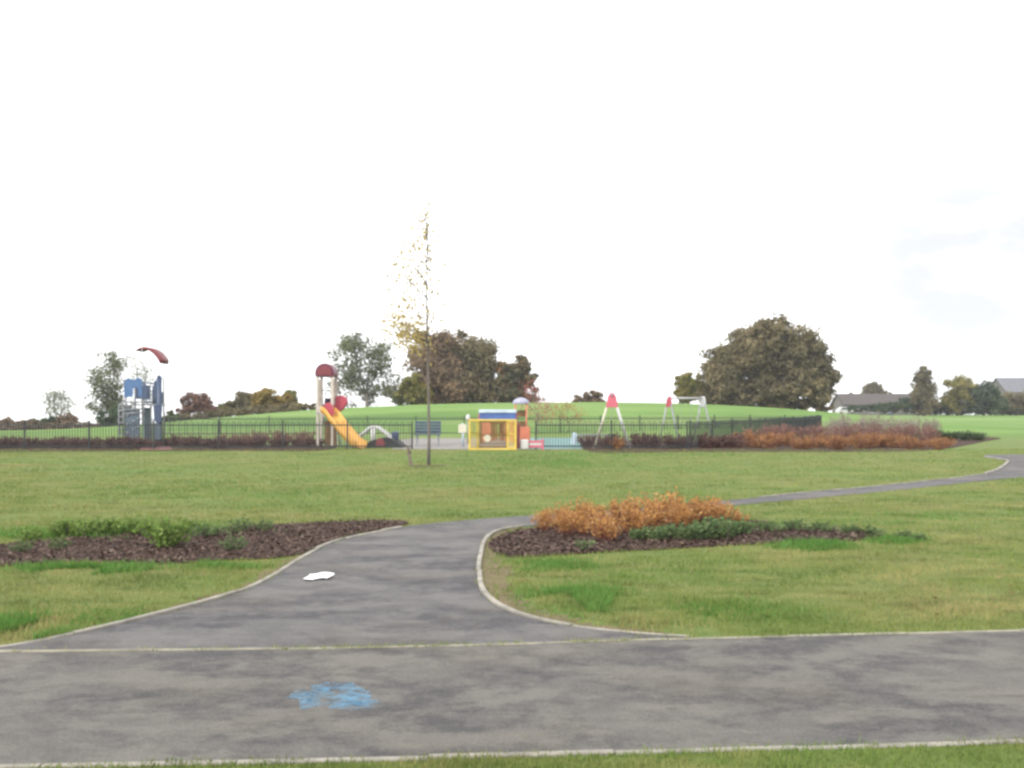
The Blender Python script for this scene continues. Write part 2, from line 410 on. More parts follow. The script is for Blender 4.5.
bedR = spline(gp([(488, 546), (500, 537), (530, 529), (600, 523), (700, 517), (800, 527), (860, 532), (885, 537), (860, 541), (800, 543), (740, 545.5), (680, 549), (600, 553), (540, 557), (505, 557)]), 5, True)
bedL = spline(gp([(-120, 550), (0, 545), (60, 540), (130, 535), (200, 530), (280, 525), (380, 521), (408, 523), (398, 527.5), (375, 531.5), (350, 536), (325, 544), (303, 554), (270, 559), (220, 561), (160, 565), (80, 563), (0, 567), (-120, 572)]), 5, True)
bedF = spline(gp([(590, 452.0), (690, 452), (800, 452), (900, 451.5), (945, 449), (985, 441.5), (1000, 438), (960, 436), (860, 431.5), (800, 433), (720, 441), (600, 441)]), 4, True)
bedFL = spline(gp([(-60, 451), (100, 451.5), (250, 451), (318, 451), (318, 445.5), (100, 444.5), (-60, 444)]), 4, True)
sheet('right_planting_bed', bedR, .012, M['mulch']); sheet('left_planting_bed', bedL, .012, M['mulch'])
sheet('far_planting_bed', bedF, .012, M['mulch']); sheet('fence_planting_bed', bedFL, .012, M['mulch'])
pit = [(g(428, 466)[0] + math.cos(a) * .55 * random.uniform(.8, 1.2), g(428, 466)[1] + math.sin(a) * .55 * random.uniform(.8, 1.2)) for a in np.linspace(0, 6.28, 19)[:-1]]
sheet('tree_pit', pit, .005, M['pit'])
def verge(name, line, wd, side, mat):                   # bare trodden earth just inside a kerb
    P = [Vector((x, y, 0)) for x, y in line]; k = len(P); o = []
    for i in range(k):
        t = (P[min(i + 1, k - 1)] - P[max(i - 1, 0)]).normalized(); n_ = Vector((-t.y, t.x, 0)) * side
        o.append(P[i] + n_ * wd * (.45 + .8 * random.random()) * min(1, 4 * min(i, k - 1 - i) / k + .1))
    mb = MB(); mb.add([p + Vector((0, 0, .003)) for p in P] + [p + Vector((0, 0, .003)) for p in o], [(i, i + 1, k + i + 1, k + i) for i in range(k - 1)])
    return tag(mb.build(name, mat), kind='structure')
verge('bare_verge', right_line, .30, -1, M['verge']); verge('bare_verge', left_line[8:-6], .16, 1, M['verge'])
# play surfaces inside the railings
sheet('play_surface', gp([(392, 449.5), (598, 449.5), (600, 436), (560, 435), (430, 436), (400, 440)]), .004, M['playtar'])
sheet('teal_play_surface', gp([(520, 449), (585, 449), (580, 436.5), (530, 436)]), .008, M['teal'])
sheet('red_play_surface', gp([(140, 450), (172, 450), (170, 445.5), (142, 445.5)]), .014, M['redrub'])

# worn blue paint sprayed on the path
def paintmat():
    m, nt, N, L, b = newmat('blue_spray_paint')
    tc = N.new('ShaderNodeTexCoord').outputs['Object']
    r = ramp(N, [(.3, (.08, .22, .36)), (.7, (.14, .30, .42))]); L.new(noise(N, L, tc, 6, 5, .7), r.inputs[0]); L.new(r.outputs[0], b.inputs['Base Color'])
    b.inputs['Roughness'].default_value = .8
    t = N.new('ShaderNodeBsdfTransparent'); ms = N.new('ShaderNodeMixShader')
    f = rng_map(N, L, noise(N, L, tc, 9, 7, .75, (.8, 1.1, 1)), .34, .66); L.new(f, ms.inputs[0])
    fm = N.new('ShaderNodeMath'); fm.operation = 'MULTIPLY'; fm.inputs[1].default_value = .58; L.new(f, fm.inputs[0]); L.new(fm.outputs[0], ms.inputs[0])
    L.new(t.outputs[0], ms.inputs[1]); L.new(b.outputs[0], ms.inputs[2]); L.new(ms.outputs[0], N['Material Output'].inputs[0])
    return m
mb = MB()
def stroke(pts, w, z):
    P = spline(gp(pts), 8)
    for i in range(len(P) - 1):
        a, b = Vector((*P[i], 0)), Vector((*P[i + 1], 0)); d = (b - a).normalized(); n = Vector((-d.y, d.x, 0))
        w0 = w * (.75 + .5 * random.random()) if i == 0 else w1
        w1 = w * (.75 + .5 * random.random())
        mb.add([a + n * w0 + Vector((0, 0, z)), a - n * w0 + Vector((0, 0, z)), b - n * w1 + Vector((0, 0, z)), b + n * w1 + Vector((0, 0, z))], [(0, 1, 2, 3)])
stroke([(299, 700), (310, 692), (325, 697), (318, 704), (300, 706)], .085, .0080)
stroke([(318, 690), (335, 686), (350, 690), (357, 698), (368, 705)], .075, .0084)
stroke([(332, 706), (350, 707), (368, 705), (352, 699), (340, 696)], .080, .0088)
tag(mb.build('blue_path_marking', paintmat()), kind='structure')

# ------------------------------------------------------------------ grass blades (stuff)
holes = [main_poly, branch, bedR, bedL]
def blades(name, mat, X, Y, h, w, lean=.6):
    n = len(X); a = rng.random(n) * 6.283; b = rng.random(n) * 6.283
    dx, dy = np.cos(a) * w / 2, np.sin(a) * w / 2
    l = h * lean * rng.random(n); Z = terrain(X, Y)
    V = np.empty((n, 3, 3))
    V[:, 0] = np.c_[X - dx, Y - dy, Z - .003]; V[:, 1] = np.c_[X + dx, Y + dy, Z - .003]; V[:, 2] = np.c_[X + np.cos(b) * l, Y + np.sin(b) * l, Z + h]
    return tag(np_mesh(name, V.reshape(-1, 3), 3, mat), kind='stuff')
def field(n, y0, y1, p=1.3):
    t = rng.random(n); Y = (y0 ** (1 - p) + t * (y1 ** (1 - p) - y0 ** (1 - p))) ** (1 / (1 - p))
    X = (rng.random(n) * 2 - 1) * (Y * .56 + 1.5); k = rng.random(n) < .30; X[k] = np.sign(X[k]) * (Y[k] * .56 + 1.5 - np.abs(X[k]) * .25 + 6.5 * rng.random(k.sum()) ** 1.6); return X, Y
X, Y = field(760000, 3.2, 38)
keep = np.ones(len(X), bool)
for hpoly in holes: keep &= ~inside(hpoly, X, Y)
thin = vnoise(X * .7, Y, .9, 3) * .6 + vnoise(X, Y, .25, 4) * .4
keep &= thin + rng.random(len(X)) * .5 > .42
for line, wd in ((right_line, .34), (left_line, .16), (main_top, .12)):
    A_ = np.array(line)[::2]; dm = np.full(len(X), 9.0)
    near = np.abs(X) < 12
    for p_, q_ in zip(A_[:-1], A_[1:]):
        dd = q_ - p_; tt = np.clip(((X[near] - p_[0]) * dd[0] + (Y[near] - p_[1]) * dd[1]) / (dd @ dd), 0, 1)
        dm[near] = np.minimum(dm[near], np.hypot(X[near] - p_[0] - tt * dd[0], Y[near] - p_[1] - tt * dd[1]))
    keep &= (dm > wd * (.3 + vnoise(X, Y, .3, 9))) | (rng.random(len(X)) < .34)
X, Y = X[keep], Y[keep]
hh = (.022 + .030 * vnoise(X, Y, .5, 5) * vnoise(X, Y, .15, 6) * 1.6) * (.6 + .8 * rng.random(len(X)))
hh *= np.where(Y < 5.2, .6, 1)
blades('grass', M['blade'], X, Y, hh, .005 + Y * .0006)
# longer, greener tufts
def patch(px, py, rx, ry, n, h):
    t = rng.normal(size=(n, 2)) * .52; t = t[(t ** 2).sum(1) < 2.6]
    pts = np.array([g(px + a * rx, py + b * ry) for a, b in t]); k = vnoise(pts[:, 0], pts[:, 1], .35, 11) > .32; pts = pts[k]; n = len(pts); return pts, np.full(len(pts), h) * (.6 + .5 * rng.random(len(pts)))
PL = [(580, 600, 45, 11, 5000, .075), (555, 566, 45, 6, 1800, .06), (812, 547, 35, 4, 2500, .09), (900, 541, 35, 4, 1500, .07), (700, 612, 120, 10, 2500, .045), (20, 632, 45, 12, 4500, .08),
      (90, 569, 70, 5, 3000, .08), (110, 620, 120, 10, 2000, .045), (230, 566, 40, 4, 1300, .06), (120, 532, 110, 5, 3500, .10), (40, 538, 60, 4, 1200, .09), (780, 528, 60, 4, 1000, .08),
      (500, 470, 120, 12, 3000, .05), (560, 462, 80, 6, 2500, .06), (900, 520, 100, 10, 1600, .05), (640, 455, 300, 3, 2500, .07), (200, 490, 160, 10, 2500, .05)]
P, hs_ = [], []
for a in PL:
    p, h_ = patch(*a); P.append(p); hs_.append(h_)
P = np.concatenate(P); hs_ = np.concatenate(hs_)
k = ~(inside(main_poly, P[:, 0], P[:, 1]) | inside(branch, P[:, 0], P[:, 1])); P = P[k]; hs_ = hs_[k]
blades('long_grass', M['lush'], P[:, 0], P[:, 1], hs_ * (.5 + .7 * rng.random(len(P))), .006 + P[:, 1] * .0006, .9)

# tufts creeping over the path edgings
ex, ey = [], []
for line, n_, wd in ((left_line, 1500, .05), (right_line, 1200, .05), (main_top, 2600, .03), (main_bot, 3000, .05)):
    A_ = np.array(line); i_ = rng.integers(0, len(A_) - 1, n_); t_ = rng.random((n_, 1))
    q_ = A_[i_] * (1 - t_) + A_[i_ + 1] * t_ + rng.normal(size=(n_, 2)) * wd * .6
    q_ = q_[(vnoise(q_[:, 0], q_[:, 1], .22, 15) > .52) & (np.abs(q_[:, 0]) < 14)]
    ex.append(q_[:, 0]); ey.append(q_[:, 1])
ex = np.concatenate(ex); ey = np.concatenate(ey)
blades('edge_grass', M['blade'], ex, ey, .028 * (.5 + rng.random(len(ex))), .008 + 0 * ex, .9)
# bark chips on the beds (stuff)
CH = []
for poly in (bedR, bedL):
    A = np.array(poly); lo, hi = A.min(0), A.max(0)
    q = lo + rng.random((20000, 2)) * (hi - lo); q = q[inside(poly, q[:, 0], q[:, 1])]; CH.append(q)
q = np.concatenate(CH); n = len(q); a = rng.random(n) * 6.28; s1 = .008 + .014 * rng.random(n); s2 = .005 + .007 * rng.random(n)
tl = (rng.random((n, 2)) - .5) * 1.2
V = np.empty((n, 4, 3)); z0 = .016 + .022 * rng.random(n)
for i, (u, v) in enumerate(((-1, -1), (1, -1), (1, 1), (-1, 1))):
    lx, ly = u * s1, v * s2
    V[:, i] = np.c_[q[:, 0] + lx * np.cos(a) - ly * np.sin(a), q[:, 1] + lx * np.sin(a) + ly * np.cos(a), z0 + lx * tl[:, 0] + ly * tl[:, 1]]
tag(np_mesh('bark_chips', V.reshape(-1, 3), 4, M['chip']), kind='stuff')
# scattered dead leaves on the lawn and the path edges
X, Y = field(600, 6, 32); k = ~(inside(main_poly, X, Y) | inside(branch, X, Y) & (rng.random(len(X)) < .9)); X, Y = X[k], Y[k]; n = len(X); a = rng.random(n) * 6.28; s1 = .014 + .014 * rng.random(n)
V = np.empty((n, 4, 3)); tl = (rng.random((n, 2)) - .5)
for i, (u, v) in enumerate(((-1, 0), (0, -.6), (1, 0), (0, .6))):
    lx, ly = u * s1, v * s1
    V[:, i] = np.c_[X + lx * np.cos(a) - ly * np.sin(a), Y + lx * np.sin(a) + ly * np.cos(a), .035 + lx * tl[:, 0] + ly * tl[:, 1]]
M['dead'] = leafmat('dead_leaf', [(.09, .05, .03), (.16, .10, .045), (.22, .17, .08)], 2, .9, .2)
tag(np_mesh('fallen_leaves', V.reshape(-1, 3), 4, M['dead']), kind='stuff')

# ------------------------------------------------------------------ foliage
def leaf_quads(c, s, out=None, bias=.5):                  # c (n,3) centres
    n = len(c); nr = rng.normal(size=(n, 3))
    if out is not None: nr = nr * (1 - bias) + out * bias * 1.6
    nr /= np.linalg.norm(nr, axis=1, keepdims=True) + 1e-9
    t = rng.normal(size=(n, 3)); t -= nr * (t * nr).sum(1, keepdims=True); t /= np.linalg.norm(t, axis=1, keepdims=True) + 1e-9
    b = np.cross(nr, t); s = np.asarray(s).reshape(-1, 1) * (.6 + .8 * rng.random((n, 1)))
    V = np.empty((n, 4, 3)); V[:, 0] = c - t * s; V[:, 1] = c - b * s * .6; V[:, 2] = c + t * s; V[:, 3] = c + b * s * .6
    return V.reshape(-1, 3)

def tree(name, label, cat, px, Yd, lobes, mat, n, ls, bark='bark', tr=.25, clump=.30, ncl=26, group=None, dens=1.0):
    bx = (px - 512) / F * Yd; bz = tz(bx, Yd)
    n = int(n * 2.6 * dens); ls = ls * .98
    t = thing(name, label, cat, (bx, Yd, bz - .05), 0, group); O = np.array((bx, Yd, bz - .05))
    cs, ws, lob = [], [], []
    for (cxp, cyp, rx, ry) in lobes:
        c = np.array(at(cxp, cyp, Yd)) - O; r = np.array((rx, (rx + ry) * .5, ry)) / F * Yd * 1.07
        c[1] += random.uniform(-.5, .5) * r[1] * (len(lobes) > 1); lob.append((c, r)); ws.append(rx * ry)
    ws = np.array(ws) / sum(ws); L_, O_, S_ = [], [], []; tips = []
    for (c, r), w in zip(lob, ws):
        m = max(6, int(ncl * len(lobes) * w)); nl = int(n * w)
        dirs = rng.normal(size=(m, 3)); dirs /= np.linalg.norm(dirs, axis=1, keepdims=True)
        rad = rng.random((m, 1)) ** .45
        cc = c + dirs * rad * r * .95
        cr = clump * r.min() * (.6 + .8 * rng.random(m))
        pick = rng.integers(0, m, nl); off = rng.normal(size=(nl, 3)); off /= np.linalg.norm(off, axis=1, keepdims=True)
        off *= (rng.random((nl, 1)) ** .5)
        p = cc[pick] + off * cr[pick][:, None] * np.array((1.15, 1.15, .8))
        p += rng.normal(size=p.shape) * cr.mean() * .22
        L_.append(p); o = off * .6 + (p - c) / r * .6 + np.array((0, 0, .35)); O_.append(o); S_.append(np.full(nl, ls))
        tips.append((c, cc))
    P = np.concatenate(L_); O2 = np.concatenate(O_)
    k = P[:, 2] > .15; P = P[k]; O2 = O2[k]
    np_mesh('crown', leaf_quads(P, np.full(len(P), ls), O2, .45), 4, mat, t)
    mb = MB(); ctr = sum((c * w for (c, r), w in zip(lob, ws)), np.zeros(3)); top = Vector(ctr)
    fork = Vector((top.x * .35, top.y * .35, max(.6, top.z * .45)))
    mb.tube([(0, 0, -.3), (0, 0, .1), fork * .5 + Vector((.05, 0, 0)), fork], [tr * 1.35, tr * 1.1, tr * .9, tr * .75], 8)
    for (c, cc), (c0, r) in zip(tips, lob):
        c = Vector(c); mid = fork.lerp(c, .55) + Vector(rng.normal(size=3) * .08 * r.min())
        mb.tube([fork - Vector((0, 0, tr * .5)), mid, c], [tr * .6, tr * .38, tr * .2], 6)
        for q in cc[:14]:
            q = Vector(q); s = mid.lerp(c, random.uniform(.2, .95)); mm = s.lerp(q, .5) + Vector((0, 0, r.min() * .05))
            mb.tube([s, mm, q], [tr * .2, tr * .13, tr * .05], 4)
    mb.build('trunk', M[bark], t, True)
    return t

LM = dict(
 brown=leafmat('red_brown_leaf', [(.115, .083, .054), (.175, .122, .075), (.225, .160, .094), (.28, .18, .10)], .16, .45),
 olive=leafmat('brown_olive_leaf', [(.080, .068, .038), (.130, .112, .058), (.185, .158, .082), (.235, .180, .095)], .22, .45),
 green=leafmat('dull_green_leaf', [(0.058, 0.080, 0.036), (0.102, 0.131, 0.052), (0.160, 0.181, 0.075)], .3, .5),
 dgreen=leafmat('dark_green_leaf', [(0.032, 0.054, 0.029), (0.058, 0.090, 0.042), (0.096, 0.128, 0.058)], .3, .5),
 airy=leafmat('grey_green_airy_leaf', [(.085, .092, .055), (.13, .145, .075), (.18, .19, .105)], .3, .6, .4),
 grorange=leafmat('green_to_orange_leaf', [(.08, .085, .05), (.11, .105, .058), (.17, .12, .06), (.29, .15, .06)], .35, .4),
 pale=leafmat('pale_grey_green_leaf', [(0.128, 0.143, 0.098), (0.188, 0.203, 0.128), (0.270, 0.277, 0.188)], .3, .5),
 rust=leafmat('rust_leaf', [(0.119, 0.063, 0.045), (0.182, 0.098, 0.067), (0.252, 0.147, 0.098)], .3, .5),
 yellow=leafmat('yellow_leaf', [(0.163, 0.131, 0.037), (0.263, 0.194, 0.044), (0.375, 0.225, 0.050)], .25, .5),
 yg=leafmat('yellow_green_leaf', [(0.112, 0.119, 0.035), (0.196, 0.182, 0.049), (0.280, 0.224, 0.070)], .4, .5),
 sap=leafmat('young_tree_yellow_leaf', [(.26, .20, .11), (.38, .29, .11), (.46, .36, .12), (.44, .39, .22)], 1, .8),
 redl=leafmat('red_leaf', [(0.240, 0.060, 0.060), (0.360, 0.108, 0.102), (0.456, 0.192, 0.168)], 1, .7),
 orl=leafmat('orange_thin_leaf', [(0.288, 0.132, 0.060), (0.408, 0.204, 0.096)], 1, .7),
 oshrub=leafmat('orange_shrub_leaf', [(.26, .12, .045), (.42, .21, .065), (.50, .28, .095), (.48, .36, .18)], 1.6, .5),
 oshrub2=leafmat('orange_tan_shrub_leaf', [(.17, .085, .055), (.30, .15, .065), (.42, .25, .095)], .9, .4),
 purple=leafmat('purple_shrub_leaf', [(.075, .042, .038), (.125, .074, .064), (.19, .115, .10)], 1.2, .6), rose=leafmat('rose_brown_leaf', [(.14, .075, .062), (.21, .12, .10), (.27, .17, .14)], 1.2, .6),
 paleshrub=leafmat('pale_buff_leaf', [(.22, .17, .145), (.30, .25, .21), (.37, .33, .28)], 1.2, .6),
 gshrub=leafmat('dull_leaf_green', [(.055, .095, .036), (.105, .155, .060), (.16, .21, .085)], 2, .6),
 weed=leafmat('fresh_green_leaf', [(.10, .17, .035), (.15, .23, .05), (.21, .28, .08)], 2, .6, .4),
)

# background trees, left to right
tree('bush', 'dark brown-green bush at the far left edge of the skyline', 'bush', 14, 118, [(14, 424, 17, 8), (-6, 423, 14, 8)], LM['brown'], 1800, .16, tr=.12)
tree('bush', 'low olive bush just left of the bare grey tree', 'bush', 34, 121, [(32, 425, 10, 6), (40, 428, 8, 4)], LM['olive'], 900, .15, tr=.1)
tree('bare_tree', 'bare grey thin-crowned tree on the far left', 'tree', 56, 125, [(49, 405, 18, 19), (67, 404, 14, 16), (57, 396, 15, 12)], LM['pale'], 620, .12, 'palebark', .11, .55, 30, dens=1.3)
tree('bush', 'dark green bush under the bare grey tree', 'bush', 52, 119, [(52, 423, 9, 9)], LM['dgreen'], 900, .15, tr=.1)
tree('bush', 'brown bush right of the dark green bush under the bare tree', 'bush', 68, 119, [(67, 423, 11, 9)], LM['brown'], 1000, .15, tr=.1)
tree('leafy_tree', 'pale green airy tall tree left of the blue climbing tower', 'tree', 110, 112, [(113, 363, 14, 15), (103, 384, 16, 22), (118, 394, 14, 20), (106, 408, 18, 15)], LM['airy'], 2100, .14, 'palebark', .16, .5, 20, dens=.95)
tree('bush', 'dark bushy growth below the airy tall tree', 'bush', 118, 108, [(106, 421, 14, 9), (121, 416, 13, 13)], LM['dgreen'], 1500, .15, tr=.1)
tree('bare_tree', 'thin grey tree behind the red canopy of the climbing tower', 'tree', 143, 122, [(138, 368, 13, 15), (148, 372, 12, 14), (140, 392, 14, 16)], LM['pale'], 420, .11, 'palebark', .09, .6, 26, dens=1.2)
tree('bush', 'small dull green bush right of the blue climbing tower', 'bush', 172, 115, [(170, 417, 8, 6), (176, 420, 7, 5)], LM['green'], 700, .15, tr=.08)
tree('rust_tree', 'rusty red-brown round tree left of the yellow autumn trees', 'tree', 197, 120, [(196, 405, 15, 12), (206, 410, 12, 9), (186, 411, 9, 7)], LM['rust'], 2600, .16, tr=.15)
tree('leafy_tree', 'low yellow-green tree right of the rusty tree', 'tree', 226, 121, [(226, 409, 11, 8), (218, 413, 7, 5)], LM['yg'], 1100, .15, tr=.1)
tree('leafy_tree', 'grey-green tree left of the yellow tree', 'tree', 245, 121, [(246, 402, 12, 12), (236, 408, 10, 8)], LM['olive'], 1700, .16, tr=.13)
tree('yellow_tree', 'orange-yellow autumn tree left of the slide tower', 'tree', 272, 118, [(268, 399, 12, 11), (280, 401, 12, 10), (260, 407, 9, 7)], LM['yellow'], 2300, .16, tr=.15)
tree('leafy_tree', 'yellow-green small tree right of the orange-yellow tree', 'tree', 291, 121, [(290, 398, 8, 9), (293, 406, 9, 6)], LM['yg'], 1200, .15, tr=.12)
tree('hedge', 'low dark hedge on the skyline left of the slide tower', 'hedge', 306, 126, [(300, 408, 8, 4), (308, 407, 8, 4), (316, 407, 8, 4), (324, 407, 7, 4)], LM['olive'], 1300, .13, tr=.06)
tree('tall_tree', 'tall loose grey-green tree behind the slide tower', 'tree', 367, 112, [(354, 346, 20, 16), (373, 350, 19, 20), (343, 362, 19, 22), (377, 372, 22, 22), (348, 387, 20, 19), (394, 388, 13, 17), (371, 396, 16, 11)], LM['airy'], 4300, .14, 'palebark', .22, .48, 16, dens=.8)
tree('leafy_tree', 'bushy green tree left of the big brown trees', 'tree', 412, 110, [(414, 388, 12, 16), (404, 396, 11, 10), (421, 396, 12, 12)], LM['yg'], 2600, .17, tr=.15)
tree('broad_tree', 'broad red-brown autumn tree directly behind the slim sapling', 'tree', 436, 114, [(428, 346, 16, 18), (444, 354, 20, 22), (430, 378, 19, 30), (450, 384, 22, 24)], LM['brown'], 9500, .18, tr=.3, clump=.38)
tree('broad_tree', 'broad olive-brown tree in the middle of the brown clump', 'tree', 474, 116, [(462, 353, 22, 20), (481, 361, 19, 21), (472, 384, 26, 24), (493, 384, 14, 22)], LM['olive'], 9500, .18, tr=.3, clump=.38)
tree('leafy_tree', 'dark green and orange tree at the right end of the brown clump', 'tree', 514, 113, [(507, 372, 10, 16), (518, 370, 11, 16), (510, 391, 17, 17), (528, 384, 10, 20)], LM['grorange'], 4600, .17, tr=.2, clump=.36)
tree('hedge', 'low brown hedge on the hill crest behind the pink swing', 'hedge', 590, 120, [(580, 400, 10, 5), (592, 398, 11, 7), (602, 401, 8, 4)], LM['brown'], 1500, .15, tr=.08)
tree('leafy_tree', 'small yellow-green tree left of the huge round tree', 'tree', 688, 115, [(688, 384, 11, 13), (697, 388, 13, 14), (683, 395, 9, 9)], LM['yg'], 3000, .16, tr=.15)
tree('giant_tree', 'huge round brown-olive tree on the right of the hill', 'tree', 775, 112, [(779, 343, 30, 25), (752, 351, 31, 26), (728, 365, 25, 25), (720, 386, 21, 22), (804, 357, 24, 29), (815, 381, 19, 27), (775, 374, 38, 26), (790, 393, 40, 16), (742, 395, 34, 15), (818, 401, 15, 10), (712, 405, 13, 7), (738, 406, 18, 6), (765, 407, 20, 6), (795, 407, 20, 7), (822, 409, 13, 6)], LM['olive'], 33000, .19, 'bark', .5, .27, 60)
tree('leafy_tree', 'round tree showing above the bungalow roof', 'tree', 875, 215, [(875, 391, 11, 9), (868, 396, 8, 6), (884, 396, 7, 5)], LM['olive'], 1500, .24, tr=.2)
tree('bush', 'small bush showing above the left end of the bungalow roof', 'bush', 851, 210, [(851, 397, 6, 4)], LM['olive'], 350, .22, tr=.1)
tree('upright_tree', 'narrow pointed dark tree right of the bungalow', 'tree', 924, 168, [(923, 377, 7, 12), (924, 388, 11, 15), (920, 400, 9, 14), (930, 402, 9, 14)], LM['olive'], 3800, .2, tr=.2, clump=.36)
tree('leafy_tree', 'yellow-brown round tree right of the narrow pointed tree', 'tree', 957, 170, [(955, 387, 12, 12), (964, 393, 11, 14), (952, 402, 11, 12)], LM['yg'], 3000, .2, tr=.2, clump=.34)
tree('bush', 'dark green rounded bush left of the slate-roofed house', 'bush', 984, 168, [(984, 395, 12, 12), (979, 404, 10, 10), (993, 403, 11, 11)], LM['dgreen'], 2800, .2, tr=.15, clump=.36)
tree('hedge', 'tall dull hedge in front of the slate-roofed house', 'hedge', 1015, 172, [(1004, 403, 10, 10), (1018, 401, 12, 11), (1034, 401, 12, 12), (1054, 401, 12, 12)], LM['olive'], 3600, .2, tr=.15, clump=.36)
tree('hedge', 'low dark green hedge in front of the bungalow', 'hedge', 880, 170, [(856, 409, 9, 4), (866, 409, 9, 4.5), (878, 408.5, 10, 5), (892, 407.5, 10, 6), (906, 406, 10, 8), (916, 407, 8, 7)], LM['dgreen'], 2600, .17, tr=.06)
tree('hedge', 'dark hedge running under the trees right of the narrow pointed tree', 'hedge', 960, 174, [(x_, 408.5 + (k_ % 2), 9, 7) for k_, x_ in enumerate(range(918, 1050, 10))], LM['dgreen'], 5200, .18, tr=.08, clump=.5)
cy_ = lambda x_: float(np.interp(x_, CPX, CPY))
tree('hedge', 'low dull hedge along the crest under the rusty and yellow trees', 'hedge', 236, 116, [(x_, cy_(x_) - 3.5, 9, 5) for x_ in range(172, 302, 11)], LM['olive'], 3000, .14, tr=.05, clump=.5)
tree('hedge', 'low dark hedge along the skyline at the far left below the bare tree', 'hedge', 50, 115, [(x_, cy_(x_) - 1.5, 10, 5) for x_ in range(-30, 128, 12)], LM['brown'], 3200, .14, tr=.05, clump=.5)
tree('hedge', 'low dark hedge along the crest under the big brown trees', 'hedge', 460, 120, [(x_, cy_(x_) - 3.5, 9, 6) for x_ in range(402, 536, 11)], LM['dgreen'], 2600, .15, tr=.05, clump=.5)
tree('small_tree', 'small thin red-leaved tree behind the orange activity board', 'tree', 538, 56, [(531, 389, 9, 10), (540, 396, 9, 12), (549, 406, 9, 12), (530, 407, 9, 12), (540, 414, 14, 12)], LM['redl'], 420, .042, 'palebark', .028, .75, 16)
tree('small_tree', 'small thin orange-leaved tree left of the pink swing', 'tree', 568, 57, [(560, 412, 12, 11), (576, 416, 12, 11), (567, 405, 9, 7)], LM['orl'], 300, .040, 'palebark', .024, .75, 12)

# ------------------------------------------------------------------ the young sapling
def sapling():
    Yd = 27.8; b = at(428.5, 465.3, Yd); b.z = 0
    t = thing('sapling', 'tall slim young tree with sparse yellow leaves on the lawn', 'tree', b)
    lp = lambda px, py, dy=0: at(px, py, Yd + dy) - b
    mb = MB()
    mb.tube([(0, 0, -.2), lp(429, 440), lp(428.5, 400), lp(428, 360), lp(427, 320), lp(426.5, 285), lp(427, 250), lp(425, 206)],
            [.055, .043, .036, .031, .026, .018, .011, .005], 7)
    mb.build('trunk', M['sapbark'], t, True)
    tw = MB(); pts = []
    def branch(a, e, r, nl, s=.22):
        a, e = Vector(a), Vector(e); m = a.lerp(e, .5) + Vector((random.uniform(-.05, .05), random.uniform(-.1, .1), -.06))
        tw.tube([a, m, e], [r, r * .7, r * .3], 5)
        for i in range(int(nl * 2.9)):
            q = random.uniform(.3, 1.05); p = (a.lerp(m, q * 2) if q < .5 else m.lerp(e, q * 2 - 1))
            pts.append(p + Vector((random.gauss(0, s), random.gauss(0, s), random.gauss(-.05, s))))
    for y0, x1, y1, nl in ((346, 403, 331, 52), (341, 394, 324, 72), (335, 391, 316, 62), (342, 410, 330, 46), (330, 401, 305, 30), (322, 394, 290, 30), (310, 399, 268, 26), (300, 402, 250, 22),
                           (290, 410, 240, 16), (285, 414, 258, 12), (270, 418, 228, 10), (262, 431, 232, 9), (255, 424, 212, 8), (330, 436, 306, 9), (320, 434, 290, 6), (300, 390, 258, 22), (330, 442, 300, 12), (300, 440, 272, 12), (275, 436, 246, 14), (250, 433, 222, 14), (240, 418, 214, 20), (232, 428, 203, 16), (238, 424, 206, 14), (226, 421, 207, 8), (285, 402, 246, 22), (270, 408, 226, 18), (342, 388, 322, 40)):
        branch(lp(428, y0), lp(x1, y1, random.uniform(-.8, .8)), .014, nl)
    tw.build('branches', M['sapbark'], t, True)
    P = np.array([tuple(p) for p in pts])
    np_mesh('foliage', leaf_quads(P, np.full(len(P), .050)), 4, LM['sap'], t)
    s0 = at(411.5, 467.5, 27.4); s0.z = 0
    st = thing('tree_stake', 'short leaning dark wooden stake beside the sapling', 'stake', s0)
    m2 = MB(); m2.bar((0, 0, -.1), (-.10, .05, .55), .075); m2.build('post', M['wood'], st, bevel=.004)
    m3 = MB(); m3.bar((-.085, .05, .36), (-.03, .03, .37), .09, .05); m3.bar((-.10, .05, .36), (-.14, .05, .30), .03, .02); m3.build('tie', M['black'], st)
sapling()

# ------------------------------------------------------------------ shrubs
def make_shrub(name, label, cat, group, stems, h, spread, nleaf, ls, lm, sm, lo=.25):
    t = thing(name, label, cat, (0, 0, 0), 0, group); mb = MB(); P = []
    for i in range(stems):
        a = random.uniform(0, 6.28); r = random.random() ** .6; b = Vector((math.cos(a), math.sin(a), 0))
        hh = h * (1 - .35 * r * r) * random.uniform(.75, 1.1)
        p0 = b * r * spread * .35; p2 = b * r * spread + Vector((random.gauss(0, .03), random.gauss(0, .03), hh)); p1 = p0.lerp(p2, .5) + Vector((0, 0, hh * .12))
        mb.tube([p0 - Vector((0, 0, .02)), p1, p2], [.006, .004, .002], 3)
        for _ in range(nleaf):
            q = random.uniform(lo, 1.0); p = p0.lerp(p1, q * 2) if q < .5 else p1.lerp(p2, q * 2 - 1)
            P.append(p + Vector((random.gauss(0, ls), random.gauss(0, ls), random.gauss(0, ls))))
    mb.build('stems', M[sm], t)
    P = np.array([tuple(p) for p in P]); P[:, 2] = np.abs(P[:, 2])
    np_mesh('foliage', leaf_quads(P, np.full(len(P), ls)), 4, lm, t)
    return t
def plant(protos, used, x, y, s, label=None, group=None, z=0, sz=1):
    k = random.randrange(len(protos)); o = protos[k] if k not in used else copy_tree(protos[k]); used.add(k)
    o.location = (x, y, z); o.rotation_euler = (0, 0, random.uniform(0, 6.28)); o.scale = (s, s, s * sz)
    if label: o['label'] = label
    if group: o['group'] = group
    return o
